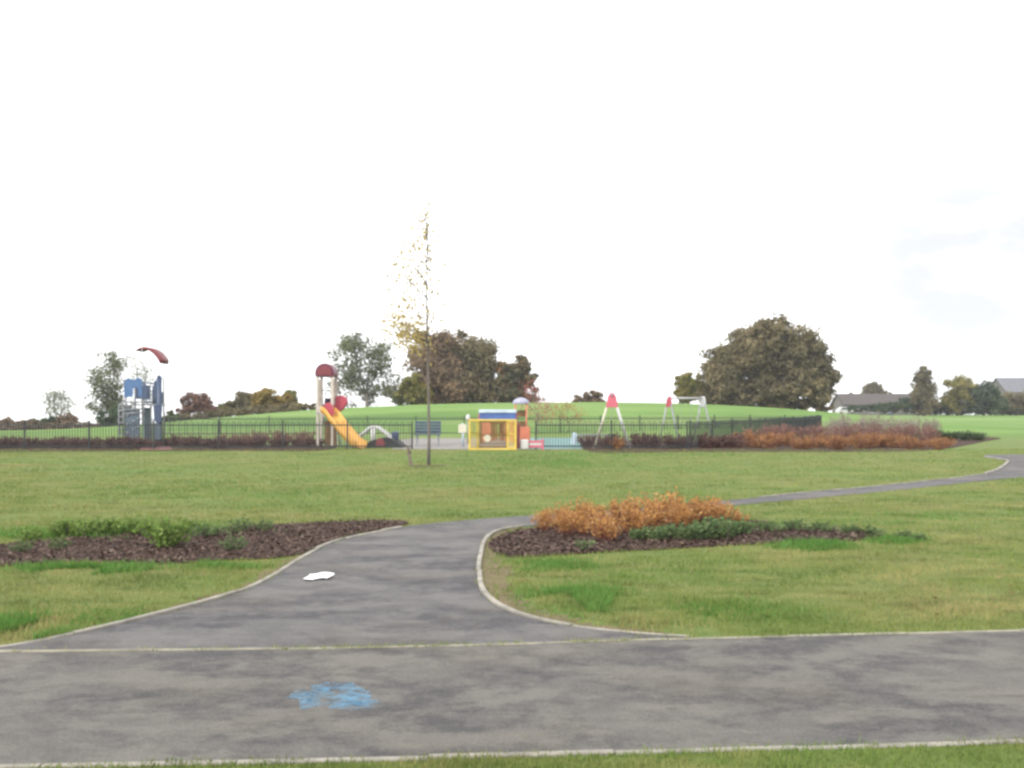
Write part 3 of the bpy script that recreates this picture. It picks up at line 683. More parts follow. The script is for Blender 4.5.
M['redstem'] = paint('red_stem', (.16, .05, .035), .8, .2)
def protos(n, *a): return [make_shrub(*a) for _ in range(n)]

# near orange shrubs on the right bed
pr = protos(3, 'orange_shrub', 'low orange-leaved shrub in the mass on the right mulch bed', 'shrub', 'orange shrubs on the near mulch bed', 52, .50, .36, 17, .020, LM['oshrub'], 'redstem', .2); used = set()
for px, py, s in ((545, 531, .72), (562, 527, .8), (566, 535, .8), (584, 525, .9), (590, 536, .92), (606, 541, .85), (612, 526, .95), (630, 524, 1.0), (632, 535, .95), (652, 523, 1.12), (655, 531, 1.0), (676, 523, 1.1), (694, 523, 1.0), (680, 530, .95), (712, 524, .85), (722, 526, .8), (738, 526, .6)):
    plant(pr, used, *g(px, py), s * random.uniform(.84, .96), sz=random.uniform(.82, .98))
# green plants along their front edge
pr = protos(2, 'green_shrub', 'low blue-green leafy plant in front of the near orange shrubs', 'plant', 'green plants in front of the orange shrubs', 16, .22, .20, 16, .028, LM['gshrub'], 'bark', .2); used = set()
for px, py, s in ((638, 541, .8), (654, 541, .9), (670, 540, 1), (688, 541, 1.05), (705, 541, 1.15), (722, 540, 1.2), (735, 536, 1.1), (745, 534, .85), (716, 534, 1.1), (700, 535, .9)):
    plant(pr, used, *g(px, py), s * .88)
pr = protos(2, 'ground_plant', 'dark green low plant at the thin right end of the near mulch bed', 'plant', 'low plants at the right end of the bed', 14, .14, .22, 14, .024, LM['gshrub'], 'bark', .2); used = set()
for px, py, s in ((768, 532, .9), (795, 531, 1), (822, 532, .9), (850, 534, .8), (872, 536, .8), (905, 539, .7), (920, 541, .6)): plant(pr, used, *g(px, py), s)
pr = protos(1, 'ground_plant', 'tiny grey-green plant alone in the mulch beside the right kerb', 'plant', None, 9, .14, .12, 10, .022, LM['gshrub'], 'bark', .2); used = set(); plant(pr, used, *g(585, 551), .9)
# left bed plants
pr = protos(1, 'weed_clump', 'bright green weedy clump in the middle of the left mulch bed', 'plant', None, 44, .34, .26, 22, .024, LM['weed'], 'bark', .15); used = set()
plant(pr, used, *g(168, 548), 1.05)
pr = protos(2, 'weed_clump', 'mid green weed clump along the back edge of the left mulch bed', 'plant', 'weeds along the back of the left bed', 26, .22, .24, 16, .024, LM['weed'], 'bark', .1); used = set()
for px, py, s in ((68, 537, 1), (90, 536, 1.05), (112, 535, .95), (136, 534, 1.05), (152, 536, 1), (186, 533, .8), (30, 541, .8)): plant(pr, used, *g(px, py), s)
pr = protos(2, 'ground_plant', 'small dull dark plant on the right half of the left mulch bed', 'plant', 'small dark plants on the left bed', 12, .20, .2, 12, .024, LM['gshrub'], 'bark', .2); used = set()
for px, py, s in ((206, 538, 1), (232, 551, .9), (240, 533, 1), (262, 531, .8), (20, 553, .7), (60, 550, .7)): plant(pr, used, *g(px, py), s)

# far bed on the right: orange in front, purple behind, buff at the back
pr = protos(3, 'orange_shrub', 'brick-orange shrub in the front row of the far bed', 'shrub', 'orange shrubs in front of the far bed', 40, .62, .55, 20, .035, LM['oshrub2'], 'redstem', .1); used = set()
for i, px in enumerate(range(742, 950, 9)):
    plant(pr, used, *g(px + random.uniform(-4, 4), random.uniform(446, 450)), random.uniform(.65, 1.05) * (1 if px < 910 else .85))
pr = protos(3, 'purple_shrub', 'dull purple-red shrub in the middle of the far bed', 'shrub', 'purple shrubs in the middle of the far bed', 44, .92, .6, 18, .036, LM['rose'], 'redstem', .05); used = set()
for px in range(752, 942, 10): plant(pr, used, *g(px + random.uniform(-4, 4), random.uniform(442, 445)), random.uniform(.85, 1.05))
pr = protos(3, 'buff_shrub', 'pale buff twiggy shrub along the back of the far bed', 'shrub', 'pale shrubs along the back of the far bed', 56, 1.30, .6, 18, .034, LM['paleshrub'], 'palebark', .15); used = set()
for px in range(830, 934, 10): plant(pr, used, *g(px + random.uniform(-4, 4), random.uniform(438.5, 440)), random.uniform(.85, 1.05))
pr = protos(3, 'purple_shrub', 'low purple-brown shrub behind the railings below the swings', 'shrub', 'low purple shrubs below the swings', 40, .55, .5, 20, .038, LM['purple'], 'redstem', .05); used = set()
for px in range(584, 748, 12): plant(pr, used, *g(px + random.uniform(-4, 4), random.uniform(446, 448.3)), random.uniform(.85, 1.1))
pr = protos(1, 'orange_shrub', 'single orange shrub under the legs of the pink swing', 'shrub', None, 30, .5, .4, 20, .035, LM['oshrub2'], 'redstem', .1); used = set(); plant(pr, used, *g(617, 449.3), .9)
pr = protos(3, 'purple_shrub', 'low dark purple-brown shrub behind the left railings', 'shrub', 'low dark shrubs behind the left railings', 40, .42, .5, 20, .038, LM['purple'], 'redstem', .05); used = set()
pr2 = protos(2, 'rose_shrub', 'taller dull rose-brown shrub behind the left railings beside the slide tower', 'shrub', 'rose shrubs beside the slide tower', 36, .62, .5, 16, .034, LM['rose'], 'redstem', .1); used2 = set()
for px in range(226, 316, 12): plant(pr2, used2, *g(px + random.uniform(-4, 4), random.uniform(444, 446.5)), random.uniform(.8, 1.1))
for px in range(-12, 322, 11): plant(pr, used, *g(px + random.uniform(-4, 4), random.uniform(446, 448.5)), random.uniform(.75, 1.1))
pr = protos(2, 'green_shrub', 'dark green low shrub at the right tip of the far bed', 'shrub', 'green shrubs at the tip of the far bed', 44, .5, .65, 20, .04, LM['dgreen'], 'bark', .05); used = set()
for px, py in ((938, 440), (952, 440), (966, 440.5), (978, 440.5)): plant(pr, used, *g(px, py), random.uniform(.8, 1.0))

# ------------------------------------------------------------------ railings
def railing(label, pts, post_at_end=True):
    b = Vector((*pts[0], 0)); t = thing('railing_fence', label, 'fence', b)
    for A, B in zip(pts, pts[1:]):
        A = Vector((*A, 0)); B = Vector((*B, 0)); Ln = (B - A).length; n = max(1, round(Ln / 2.6)); d = (B - A).normalized()
        for i in range(n):
            a = A.lerp(B, i / n) - b; e = A.lerp(B, (i + 1) / n) - b
            p = MB(); p.box((a.x, a.y, .52), (.06, .06, 1.10), math.atan2(d.y, d.x)); p.box((a.x, a.y, 1.085), (.075, .075, .03), math.atan2(d.y, d.x)); p.build('post', M['fence'], t)
            q = MB()
            for z in (.12, .92): q.bar(a + d * .03 + Vector((0, 0, z)), e - d * .03 + Vector((0, 0, z)), .012, .045)
            m = int((e - a).length / .105)
            for k in range(1, m):
                c = a.lerp(e, k / m); q.bar(c + Vector((0, 0, .05)), c + Vector((0, 0, 1.02)), .0195)
                if k % 2 and k + 1 < m:                       # bow tops
                    c2 = a.lerp(e, (k + 1) / m)
                    q.bar(c + Vector((0, 0, 1.015)), c.lerp(c2, .5) + Vector((0, 0, 1.06)), .016); q.bar(c.lerp(c2, .5) + Vector((0, 0, 1.06)), c2 + Vector((0, 0, 1.015)), .016)
            q.build('panel', M['fence'], t)
    e = Vector((*pts[-1], 0)) - b
    p = MB(); p.box((e.x, e.y, .52), (.06, .06, 1.10)); p.build('post', M['fence'], t)
YF = 37.9
fx = lambda px, Y: ((px - 512) / F * Y, Y)
railing('dark bow-topped metal railings along the left front of the play area', [fx(-40, YF), fx(412, YF)])
railing('dark bow-topped metal railings along the right front below the swings', [fx(536, YF), fx(687, YF)])
railing('dark metal railings slanting back past the orange bed to a dense dark corner', [fx(690, YF + .05), fx(805, 55), fx(821, 63)])
railing('dark metal railings along the back of the play area at the foot of the hill', [fx(818, 63.3), fx(560, 56.5), fx(120, 55)])

# ------------------------------------------------------------------ climbing tower
def climbing_tower():
    Yd = 41; b = at(147, 450, Yd); b.z = 0; t = thing('climbing_tower', 'tall blue and grey climbing tower under a curved red canopy', 'climbing frame', b)
    lp = lambda px, py, dy=0: at(px, py, Yd + dy) - b
    zz = lambda py: H - (py - HY) / F * Yd
    x = lambda px: (px - 147) / F * Yd
    for px, dy, top, m, r in ((130, -.45, 380, 'galv', .045), (146, -.45, 349, 'palewhite', .024), (130, .55, 384, 'galv', .045), (146, .5, 352, 'palewhite', .022), (160, .5, 352, 'palewhite', .022)):
        p = MB(); p.tube([(x(px), dy, 0), (x(px), dy, zz(top))], r, 10); p.build('post', M[m], t, True)
    p = MB(); p.tube([(x(163), -.45, 0), (x(163), -.45, zz(378))], .11, 10); p.lathe((x(163), -.45, zz(378)), [(.085, 0), (.09, .05), (.05, .1)], 12); p.build('corner_post', M['dblue'], t, True)
    c = MB(); n = 14; prof = spline([(139.5, 350.8), (145, 348), (150, 347.5), (156, 350), (161, 354.5), (164.5, 359.5)], 4)
    th = [.03 + .15 * i / (len(prof) - 1) for i in range(len(prof))]
    up = [(x(a), zz(q)) for a, q in prof]; dn = [(x(a) - .02, zz(q) - h) for (a, q), h in zip(prof, th)]
    c.prism(up + dn[::-1], -.48, .55); c.build('canopy', M['dred'], t, True)
    c = MB()
    for py in (402, 396): c.box((x(138), .05, zz(402)), (x(147) - x(129) + .12, 1.1, .07)) if py == 402 else None
    c.box((x(154), .05, zz(405)), (x(162) - x(147) - .02, 1.1, .06)); c.build('platform', M['galv'], t, bevel=.01)
    q = MB(); arch = [(x(129), zz(397)), (x(129), zz(381)), (x(133), zz(378.5)), (x(139), zz(380)), (x(143), zz(378)), (x(147), zz(380)), (x(147), zz(397)), (x(143.5), zz(397)), (x(143), zz(389)), (x(140.5), zz(387)), (x(138), zz(389)), (x(137.5), zz(397))]
    q.prism(arch, -.53, -.50); q.build('panel', M['blue'], t)
    q = MB(); q.prism([(x(147.5), zz(398)), (x(147.5), zz(382)), (x(152), zz(386)), (x(152), zz(398))], -.53, -.50); q.build('side_panel', M['dblue'], t)
    q = MB(); q.box((x(137.5), -.52, (zz(408) + .1) / 2), (x(145) - x(130.5), .05, zz(408) - .1)); w = q.build('climbing_wall', M['greyblue'], t, bevel=.01)
    for i in range(14):
        h = MB(); hx, hz = x(132.5) + (i % 3) * .22 + random.uniform(-.05, .05), .22 + i * .115; h.lathe((0, 0, 0), [(.055, 0), (.05, .03), (.02, .05)], 9)
        o = h.build('hold', M['galv'], w, True); o.location = (hx, -.546, hz); o.rotation_euler = (R(90), 0, 0)
    q = MB()
    for py in (406, 410, 414): q.tube([(x(127), -.58, zz(py)), (x(149), -.58, zz(py - 1.5))], .026, 8)
    for xx in (127, 149): q.tube([(x(xx), -.58, zz(415)), (x(xx), -.58, zz(402))], .022, 8)
    q.build('guard_rail', M['galv'], t, True)
    q = MB()
    for s in (124.5, 129): q.tube([(x(s), -.6, 0), (x(s), -.6, zz(404))], .022, 8)
    for i in range(7): q.tube([(x(124.5), -.6, .25 + i * .24), (x(129), -.6, .25 + i * .24)], .03, 8)
    q.build('ladder', M['galv'], t, True)
    q = MB()
    for i in range(9):
        xx = x(147) + (x(162) - x(147)) * i / 8; q.tube([(xx, -.46, zz(404)), (xx, -.46, zz(386))], .014, 6)
    for i in range(5): q.tube([(x(147), -.46, zz(404) + i * .18), (x(162), -.46, zz(404) + i * .18)], .016, 6)
    q.tube([(x(146), -.46, zz(383)), (x(163), -.46, zz(384))], .03, 8); q.build('climbing_net', M['greyblue'], t, True)
    q = MB(); q.prism([(x(158), zz(405)), (x(167), zz(405)), (x(166), zz(421)), (x(163), zz(424)), (x(159), zz(420))], -.57, -.53); q.prism([(x(156.5), zz(392)), (x(159), zz(381)), (x(161), zz(381)), (x(161), zz(398)), (x(157.5), zz(398))], -.52, -.49); q.build('shield_panel', M['dblue'], t)
    q = MB(); q.prism([(x(158), zz(439)), (x(158), zz(424)), (x(162), zz(422)), (x(166), zz(426)), (x(166), zz(439))], -.62, -.58); q.build('lower_panel', M['greyblue'], t)
    q = MB(); q.box((x(138), .53, zz(392)), (x(146) - x(131), .04, zz(386) - zz(400))); q.build('back_panel', M['dblue'], t)
    q = MB(); q.box((x(153), .53, zz(398)), (x(159) - x(148), .04, zz(392) - zz(404))); q.build('rear_board', M['greyblue'], t)
    q = MB(); q.box((x(148.5), -.2, (zz(407)) / 2), (.05, .6, zz(407) - .05)); q.build('side_wall', M['greyblue'], t)
    q = MB(); q.tube([(x(167), -.4, 0), (x(167), -.4, zz(381)), (x(166), -.4, zz(378)), (x(163), -.42, zz(379))], .024, 8)
    q.tube([(x(155), -.4, 0), (x(155), -.4, zz(405))], .024, 8); q.build('slide_pole', M['galv'], t, True)
    q = MB(); q.lathe((x(157), -.6, 0), [(.42, 0), (.42, .10), (.30, .20), (.0, .24)], 18); q.build('base_step', M['redrub'], t, True)
climbing_tower()

# ------------------------------------------------------------------ slide tower
def slide_tower():
    Yd = 40.5; b = at(327, 450, Yd); b.z = 0; t = thing('slide_tower', 'small tower with rounded crimson roof and yellow slide', 'slide', b)
    zz = lambda py: H - (py - HY) / F * Yd
    x = lambda px: (px - 327) / F * Yd
    for px in (319.5, 334):
        for dy in (-.4, .45):
            p = MB(); p.box((x(px), dy, zz(377) / 2), (.11, .10, zz(377))); p.build('post', M['beige'], t, bevel=.01)
    r = MB(); R0 = .385; cxr = x(326.7); base = zz(377.5)
    arc = [(cxr + math.cos(a) * R0 * 1.0, base + max(0, .16 + math.sin(a) * R0 * 1.05)) for a in np.linspace(-.35, math.pi + .35, 22)]
    r.prism(arc, -.50, .50); rf = r.build('roof', M['crimson'], t, bevel=.02)
    e = MB(); arc2 = [(cxr + math.cos(a) * R0 * .72, base + max(.06, .16 + math.sin(a) * R0 * .74)) for a in np.linspace(-.2, math.pi + .2, 18)]
    e.prism(arc2, -.525, -.503); e.build('gable_panel', M['dred'], rf)
    p = MB(); p.box((x(327), .02, zz(413)), (x(335) - x(318.5), .95, .07)); p.build('platform', M['galv'], t, bevel=.01)
    p = MB(); p.box((x(327.5), .5, (zz(398) + zz(413)) / 2), (x(332.5) - x(322.5), .04, zz(398) - zz(413))); p.build('back_panel', M['purple'], t)
    p = MB(); p.prism([(x(335.5), zz(411)), (x(335.5), zz(397)), (x(341), zz(395)), (x(346.5), zz(398)), (x(347), zz(403)), (x(343), zz(409)), (x(339), zz(412))], -.1, .35); p.build('side_panel', M['red'], t, bevel=.03)
    for s_ in (320, 333.5):
        p = MB()
        for k in range(7): p.bar((x(s_), -.33 + k * .12, zz(411)), (x(s_), -.33 + k * .12, zz(380)), .05, .03)
        p.build('side_slats', M['beige'], t)
    p = MB()
    for s in (319.5, 334):
        for py in (398, 390): p.tube([(x(s), -.4, zz(py)), (x(s), .45, zz(py))], .022, 8)
    p.tube([(x(319.5), .45, zz(390)), (x(334), .45, zz(390))], .022, 8); p.build('guard_rail', M['beige'], t, True)
    p = MB(); p.prism([(x(319.2), zz(404)), (x(322), zz(406)), (x(327), zz(414)), (x(326), zz(417)), (x(322), zz(414)), (x(319.2), zz(411))], -.50, -.46); p.build('entry_guard', M['beige'], t)
    p = MB()
    for i in range(5): p.box((x(327), .55 + .22 * (4 - i), .24 + .26 * i), (.5, .24, .04))
    for s in (-.27, .27): p.bar((s, 1.6, .0), (s, .5, 1.42), .04, .12)
    p.build('steps', M['galv'], t)
    p = MB(); p.box((x(329), .25, .55), (.45, .05, 1.0)); p.build('lower_panel', M['brown'], t)
    for s_ in (-1, 1):
        p = MB(); yy = -.48 + s_ * .27; p.prism([(x(327), zz(414)), (x(327.5), zz(404)), (x(332), zz(402.5)), (x(336), zz(405)), (x(338), zz(413)), (x(335), zz(416))], yy - .02, yy + .02); p.build('slide_hood', M['red'], t, bevel=.008)
    # slide chute: open U swept down to the right and towards the viewer
    path = spline([(x(327.5), -.42, zz(413) + .04), (x(333), -.62, zz(415)), (x(340), -.92, zz(422.5)), (x(350), -1.35, zz(432.5)), (x(358), -1.65, zz(440)), (x(364), -1.85, zz(444)), (x(369), -2.0, zz(445.5))], 6)
    prof = [(-.30, .24), (-.27, .25), (-.24, .05), (-.15, 0), (.15, 0), (.24, .05), (.27, .25), (.30, .24), (.27, .01), (.16, -.045), (-.16, -.045), (-.27, .01)]
    vs = []; k = len(path); n = len(prof)
    for i, q in enumerate(path):
        d = Vector(path[min(i + 1, k - 1)]) - Vector(path[max(i - 1, 0)]); d.normalize(); sd = Vector((0, 0, 1)).cross(d).normalized(); up = d.cross(sd)
        for a, h in prof: vs.append(Vector(q) + sd * a + up * h)
    fs = [(i * n + j, i * n + (j + 1) % n, (i + 1) * n + (j + 1) % n, (i + 1) * n + j) for i in range(k - 1) for j in range(n)] + [tuple(range(n)), tuple((k - 1) * n + j for j in range(n))]
    p = MB(); p.add(vs, fs); ch = p.build('chute', M['slide'], t, True)
    p = MB(); e = Vector(path[-4]); p.tube([(e.x, e.y, 0), (e.x, e.y, e.z - .05)], .03, 8); e = Vector(path[20]); p.tube([(e.x, e.y, 0), (e.x, e.y, e.z - .05)], .03, 8); p.build('support', M['galv'], ch, True)
slide_tower()

# ------------------------------------------------------------------ arched climber right of the slide
def arch_climber():
    Yd = 40; b = at(379, 449, Yd); b.z = 0; t = thing('arch_climber', 'low white arched climber over a dark mound right of the slide', 'climbing frame', b)
    x = lambda px: (px - 379) / F * Yd
    zz = lambda py: H - (py - HY) / F * Yd
    for dy in (-.35, .35):
        p = MB(); p.tube([(X_, dy, Z_) for X_, Z_ in spline([(x(356), zz(440)), (x(364), zz(433)), (x(372), zz(427)), (x(378), zz(427.5)), (x(386), zz(433)), (x(395), zz(441)), (x(398), .02)], 5)], .045, 8); p.build('arch', M['white'], t, True)
    p = MB(); p.tube([(x(373), -.35, zz(428)), (x(373), -.35, 0)], .04, 8); p.tube([(x(373), .35, zz(428)), (x(373), .35, 0)], .04, 8); p.tube([(x(357), -.35, 0), (x(357), -.35, zz(439))], .03, 8); p.tube([(x(357), .35, 0), (x(357), .35, zz(439))], .03, 8); p.build('leg', M['white'], t, True)
    p = MB()
    for a, q in ((361, 435.5), (368, 430), (375, 427), (383, 431), (390, 437)): p.tube([(x(a), -.35, zz(q)), (x(a), .35, zz(q))], .025, 6)
    p.build('rung', M['galv'], t, True)
    p = MB(); pr_ = [(x(366), .0), (x(372), .25), (x(381), .36), (x(390), .40), (x(396), .30), (x(402), .12), (x(405), 0)]
    p.prism(spline(pr_, 4) + [(x(404), -.1), (x(367), -.1)], -.7, .8); p.build('mound', M['black'], t, bevel=.05)
    p = MB(); p.prism([(x(378), zz(445)), (x(379), zz(439)), (x(383), zz(437)), (x(386), zz(440)), (x(388), zz(444)), (x(385), zz(446))], -.74, -.66); p.build('seat_panel', M['dred'], t, bevel=.02)
    p = MB(); p.box((x(395), .1, zz(436)), (.28, .3, .34)); p.build('end_block', M['dblue'], t, bevel=.03)
arch_climber()

# ------------------------------------------------------------------ bench, sign
def bench(name, label, px, Yd, w, mat, frame):
    b = at(px, 450, Yd); b.z = 0; t = thing(name, label, 'bench', b)
    p = MB()
    for i in range(4): p.box((0, .24 + i * .03, .58 + i * .125), (w, .035, .10))
    p.build('backrest', M[mat], t, bevel=.006)
    p = MB()
    for i in range(4): p.box((0, -.18 + i * .115, .46), (w, .09, .04))
    p.build('seat', M[mat], t, bevel=.006)
    for s in (-1, 1):
        p = MB(); xx = s * w * .4
        p.bar((xx, -.2, 0), (xx, -.17, .43), .05); p.bar((xx, .2, 0), (xx, .37, 1.02), .05); p.bar((xx, -.2, .42), (xx, .24, .42), .05, .03); p.build('leg', M[frame], t)
bench('park_bench', 'dark blue slatted bench just right of the sapling trunk', 427.5, 41.5, 1.1, 'dblue', 'galv')
def sign():
    b = at(463, 447, 40); b.z = 0; t = thing('notice_sign', 'small cream sign on a pale blue post left of the yellow goal', 'sign', b)
    p = MB(); p.tube([(0, 0, 0), (0, 0, .95)], .045, 10); p.build('post', M['paleblue'], t, True)
    p = MB(); p.box((-.02, -.06, .74), (.32, .03, .34)); p.build('board', M['cream'], t, bevel=.01)
    p = MB(); p.box((0, -.03, .74), (.06, .05, .06)); p.build('bracket', M['galv'], t)
    b = at(468, 440, 43); b.z = 0; t = thing('marker_post', 'slim post with small white cap behind the cream sign', 'post', b)
    p = MB(); p.tube([(0, 0, 0), (0, 0, 1.05)], .03, 8); p.build('shaft', M['galv'], t, True)
    p = MB(); p.lathe((0, 0, 1.05), [(.09, 0), (.10, .08), (.07, .2), (.02, .24)], 12); p.build('cap', M['white'], t, True)
sign()

# ------------------------------------------------------------------ yellow goal
def goal():
    Yd = 37.2; b = at(492.5, 450, Yd); b.z = 0; t = thing('goal_frame', 'yellow rectangular ball goal with brown slatted back', 'goal', b)
    w = 46 / F * Yd / 2; h = 30 / F * Yd - .03; r = .035
    for s in (-1, 1):
        p = MB(); p.box((s * w, 0, h / 2), (.075, .075, h)); p.build('post', M['yellow'], t, bevel=.008)
        p = MB(); p.box((s * (w - .30), .55, h / 2), (.07, .07, h)); p.build('rear_post', M['yellow'], t, bevel=.008)
        q = MB(); n = 7
        for i in range(1, n): q.bar((s * (w - .30 * i / n), .55 * i / n, .09), (s * (w - .30 * i / n), .55 * i / n, h - .05), .02)
        q.bar((s * w, .03, .08), (s * (w - .3), .52, .08), .04); q.bar((s * w, .03, h - .03), (s * (w - .3), .52, h - .03), .04); q.bar((s * w, .03, h * .55), (s * (w - .3), .52, h * .55), .03); q.build('side_frame', M['yellow'], t)
    p = MB(); p.box((0, 0, h + .034), (2 * w + .075, .075, .065)); p.build('crossbar', M['yellow'], t, bevel=.008)
    p = MB(); p.box((0, 0, .035), (2 * w - .08, .07, .065)); p.build('base_bar', M['yellow'], t, bevel=.008)
    q = MB(); wi = w - .33
    for i in range(13): q.bar((-wi + 2 * wi * (i + .5) / 13, .56, .05), (-wi + 2 * wi * (i + .5) / 13, .56, h), .035, .02)
    for z in (.1, h * .5, h - .04): q.bar((-wi, .59, z), (wi, .59, z), .03, .06)
    q.build('back_slats', M['net'], t)
    p = MB(); p.lathe((0, 0, 0), [(.02, -.02), (.13, -.02), (.14, 0), (.13, .02), (.02, .02)], 20); o = p.build('target_disc', M['cream'], t); o.rotation_euler = (R(90), 0, 0); o.location = (at(487, 441, Yd).x - b.x, .49, .42)
goal()

# ------------------------------------------------------------------ playhouse behind the goal
def playhouse():
    Yd = 43.5; b = at(498, 447, Yd); b.z = 0; t = thing('playhouse', 'playhouse with blue fascia and pale roof edge behind the goal', 'playhouse', b)
    zz = lambda py: H - (py - HY) / F * Yd
    w = 36 / F * Yd / 2; top = zz(409.5)
    for s in (-1, 1):
        for dy in (-.6, .6):
            p = MB(); p.box((s * (w - .08), dy, zz(421) / 2), (.09, .09, zz(421))); p.build('post', M['brown'], t)
    p = MB(); p.box((0, 0, zz(417)), (2 * w, 1.4, zz(413) - zz(421))); p.build('fascia', M['bblue'], t, bevel=.02)
    p = MB(); p.box((0, 0, zz(411.3)), (2 * w + .06, 1.5, zz(409.8) - zz(413))); p.build('roof', M['paleblue'], t, bevel=.03)
    p = MB()
    for i in range(4): p.box((-w + .14 + i * .1, -.62, .55), (.08, .03, .9))
    p.box((-w + .29, -.595, .9), (.4, .02, .08)); p.build('front_wall', M['orange'], t)
    p = MB()
    for i in range(4): p.box((w - .14 - i * .1, -.62, .55), (.08, .03, .9))
    p.box((w - .29, -.595, .9), (.4, .02, .08)); p.build('front_wall', M['orange'], t)
    p = MB(); p.box((0, .597, .9), (2 * w - .2, .014, .08))
    for i in range(12): p.box((-w + .1 + i * (2 * w - .2) / 11, .62, .75), (.085, .03, 1.3))
    p.build('back_wall', M['orange'], t)
    p = MB(); p.box((-w - .03, -.4, zz(418)), (.05, .4, .34)); p.box((w + .03, -.4, zz(418)), (.05, .4, .4)); p.build('side_panel', M['pink'], t)
    # lilac domed spinner canopy to the right
    Y2 = 46; b2 = at(521, 446, Y2); b2.z = 0; t2 = thing('play_shelter', 'slim orange-legged shelter with a lilac domed top', 'play shelter', b2)
    z2 = lambda py: H - (py - HY) / F * Y2
    p = MB(); p.lathe((0, 0, z2(404)), [(.38, 0), (.40, .04), (.34, .16), (.20, .26), (.03, .30)], 20); p.build('canopy', M['lilac'], t2, True)
    for sx_, sy in ((-.25, -.25), (.25, -.25), (-.25, .25), (.25, .25)):
        p = MB(); p.tube([(sx_, sy, 0), (sx_, sy, z2(404) + .02)], .035, 8); p.build('post', M['orange'], t2, True)
    p = MB(); p.box((0, .27, .6), (.46, .03, .7)); p.box((0, .27, 1.3), (.46, .03, .3)); p.build('panel', M['brown'], t2)
playhouse()
def small_play():
    Yd = 38.6; b = at(525, 450, Yd); b.z = 0; t = thing('activity_board', 'orange upright activity board right of the yellow goal', 'play board', b)
    z = lambda py: H - (py - HY) / F * Yd
    p = MB(); p.box((0, 0, (z(427) + z(443)) / 2), (.38, .05, z(427) - z(443))); pn = p.build('board', M['orange'], t, bevel=.02)
    p = MB(); p.box((-.28, .06, (z(424) + 0) / 2), (.14, .08, z(424))); p.build('side_board', M['dred'], t, bevel=.01)
    for s in (-.17, .17):
        p = MB(); p.box((s, .05, z(426) / 2), (.06, .05, z(426))); p.build('post', M['brown'], t)
    Yd = 37.6; b = at(532, 450, Yd); b.z = 0; t = thing('low_barrier', 'low red and white striped barrier at the foot of the orange board', 'barrier', b)
    p = MB(); p.box((-.28, 0, .20), (.30, .26, .36)); p.build('end_block', M['white'], t, bevel=.03)
    for zc in (.12, .30):
        p = MB(); p.box((.16, 0, zc), (.56, .08, .085)); p.build('red_rail', M['pink'], t, bevel=.01)
    p = MB(); p.box((.15, 0, .21), (.52, .07, .085)); p.build('white_rail', M['white'], t, bevel=.01)
    p = MB(); p.box((.40, 0, .20), (.07, .2, .40)); p.build('foot', M['pink'], t)
    Yd = 40; b = at(592, 449, Yd); b.z = 0; t = thing('balance_beam', 'low grey balance beam with a pale end board by the teal surface', 'play beam', b)
    z = lambda py: H - (py - HY) / F * Yd
    p = MB(); p.box((.05, 0, z(435)), (1.45, .12, .07)); p.build('beam', M['galv'], t, bevel=.01)
    for s in (-.45, .65):
        p = MB(); p.box((s, 0, z(436.2) / 2), (.08, .1, z(436.2))); p.build('leg', M['galv'], t)
    p = MB(); p.prism([(-.86, .12), (-.66, .08), (-.60, .5), (-.68, .6), (-.8, .55)], -.08, .08); p.build('end_board', M['paleblue'], t, bevel=.02)
small_play()

# ------------------------------------------------------------------ swings
def swing(label, px, Yd, rz, top, span, cols, beamcol, plates, seat, nseats, spread=.70):
    b = at(px, 450, Yd); b.z = tz(b.x, Yd); t = thing('swing_set', label, 'swing', b, rz)
    for i, xx in enumerate((0, span)):
        q = MB(); q.tube([(xx, -spread, -.05), (xx, -.06, top)], .045, 8); q.build('leg', M[cols[0]], t, True)
        q = MB(); q.tube([(xx, spread, -.05), (xx, .06, top)], .045, 8); q.build('leg', M[cols[1]], t, True)
        q = MB(); q.prism([(-.08, top + .10), (.08, top + .10), (.16, top - .05), (.24, top - .46), (-.24, top - .46), (-.16, top - .05)], xx - .06, xx + .06, 'x'); q.build('head_plate', M[plates if i == 0 else beamcol], t, bevel=.02)
    q = MB(); q.tube([(-.1, 0, top), (span + .1, 0, top)], .05, 10); q.build('crossbeam', M[beamcol], t, True)
    for k in range(nseats):
        c = span * (k + .5) / nseats; hw = .22
        q = MB(); q.prism([(c - hw, .50), (c + hw, .50), (c + hw, .54), (c - hw, .54)], -.10, .10); s = q.build('seat', M[seat], t, bevel=.01)
        q = MB()
        for e in (-1, 1): q.tube([(c + e * hw, 0, .52), (c + e * hw * .95, 0, top - .05)], .010, 5)
        q.build('chain', M['galv'], s)
swing('swing set with a bright pink top plate and pale splayed legs, nearest the railings', 612, 38.3, R(84.5), 2.06, 2.3, ('white', 'cream'), 'galv', 'pink', 'black', 1)
swing('farther grey swing set with a pale crossbeam and dull red head plate', 669, 51.5, R(24), 2.05, 2.1, ('galv', 'palewhite'), 'palewhite', 'red', 'black', 2, .85)

# ------------------------------------------------------------------ lamp column on the hill
def lamp():
    Yd = 130; b = at(544, 404, Yd); b.z = tz(b.x, Yd) - .05; t = thing('lamp_column', 'thin pale lamp column far behind on the skyline', 'lamp post', b)
    h = at(544, 352, Yd).z - b.z
    p = MB(); p.tube([(0, 0, 0), (0, 0, 1.2), (0, 0, 1.25), (0, 0, h)], [.15, .15, .11, .08], 8); p.build('column', M['white'], t, True)
    p = MB(); p.tube([(0, 0, h), (.1, 0, h + .25), (.5, 0, h + .35)], .04, 6); p.build('arm', M['white'], t, True)
    p = MB(); p.box((.7, 0, h + .36), (.5, .2, .1)); p.build('lantern', M['galv'], t, bevel=.03)
lamp()

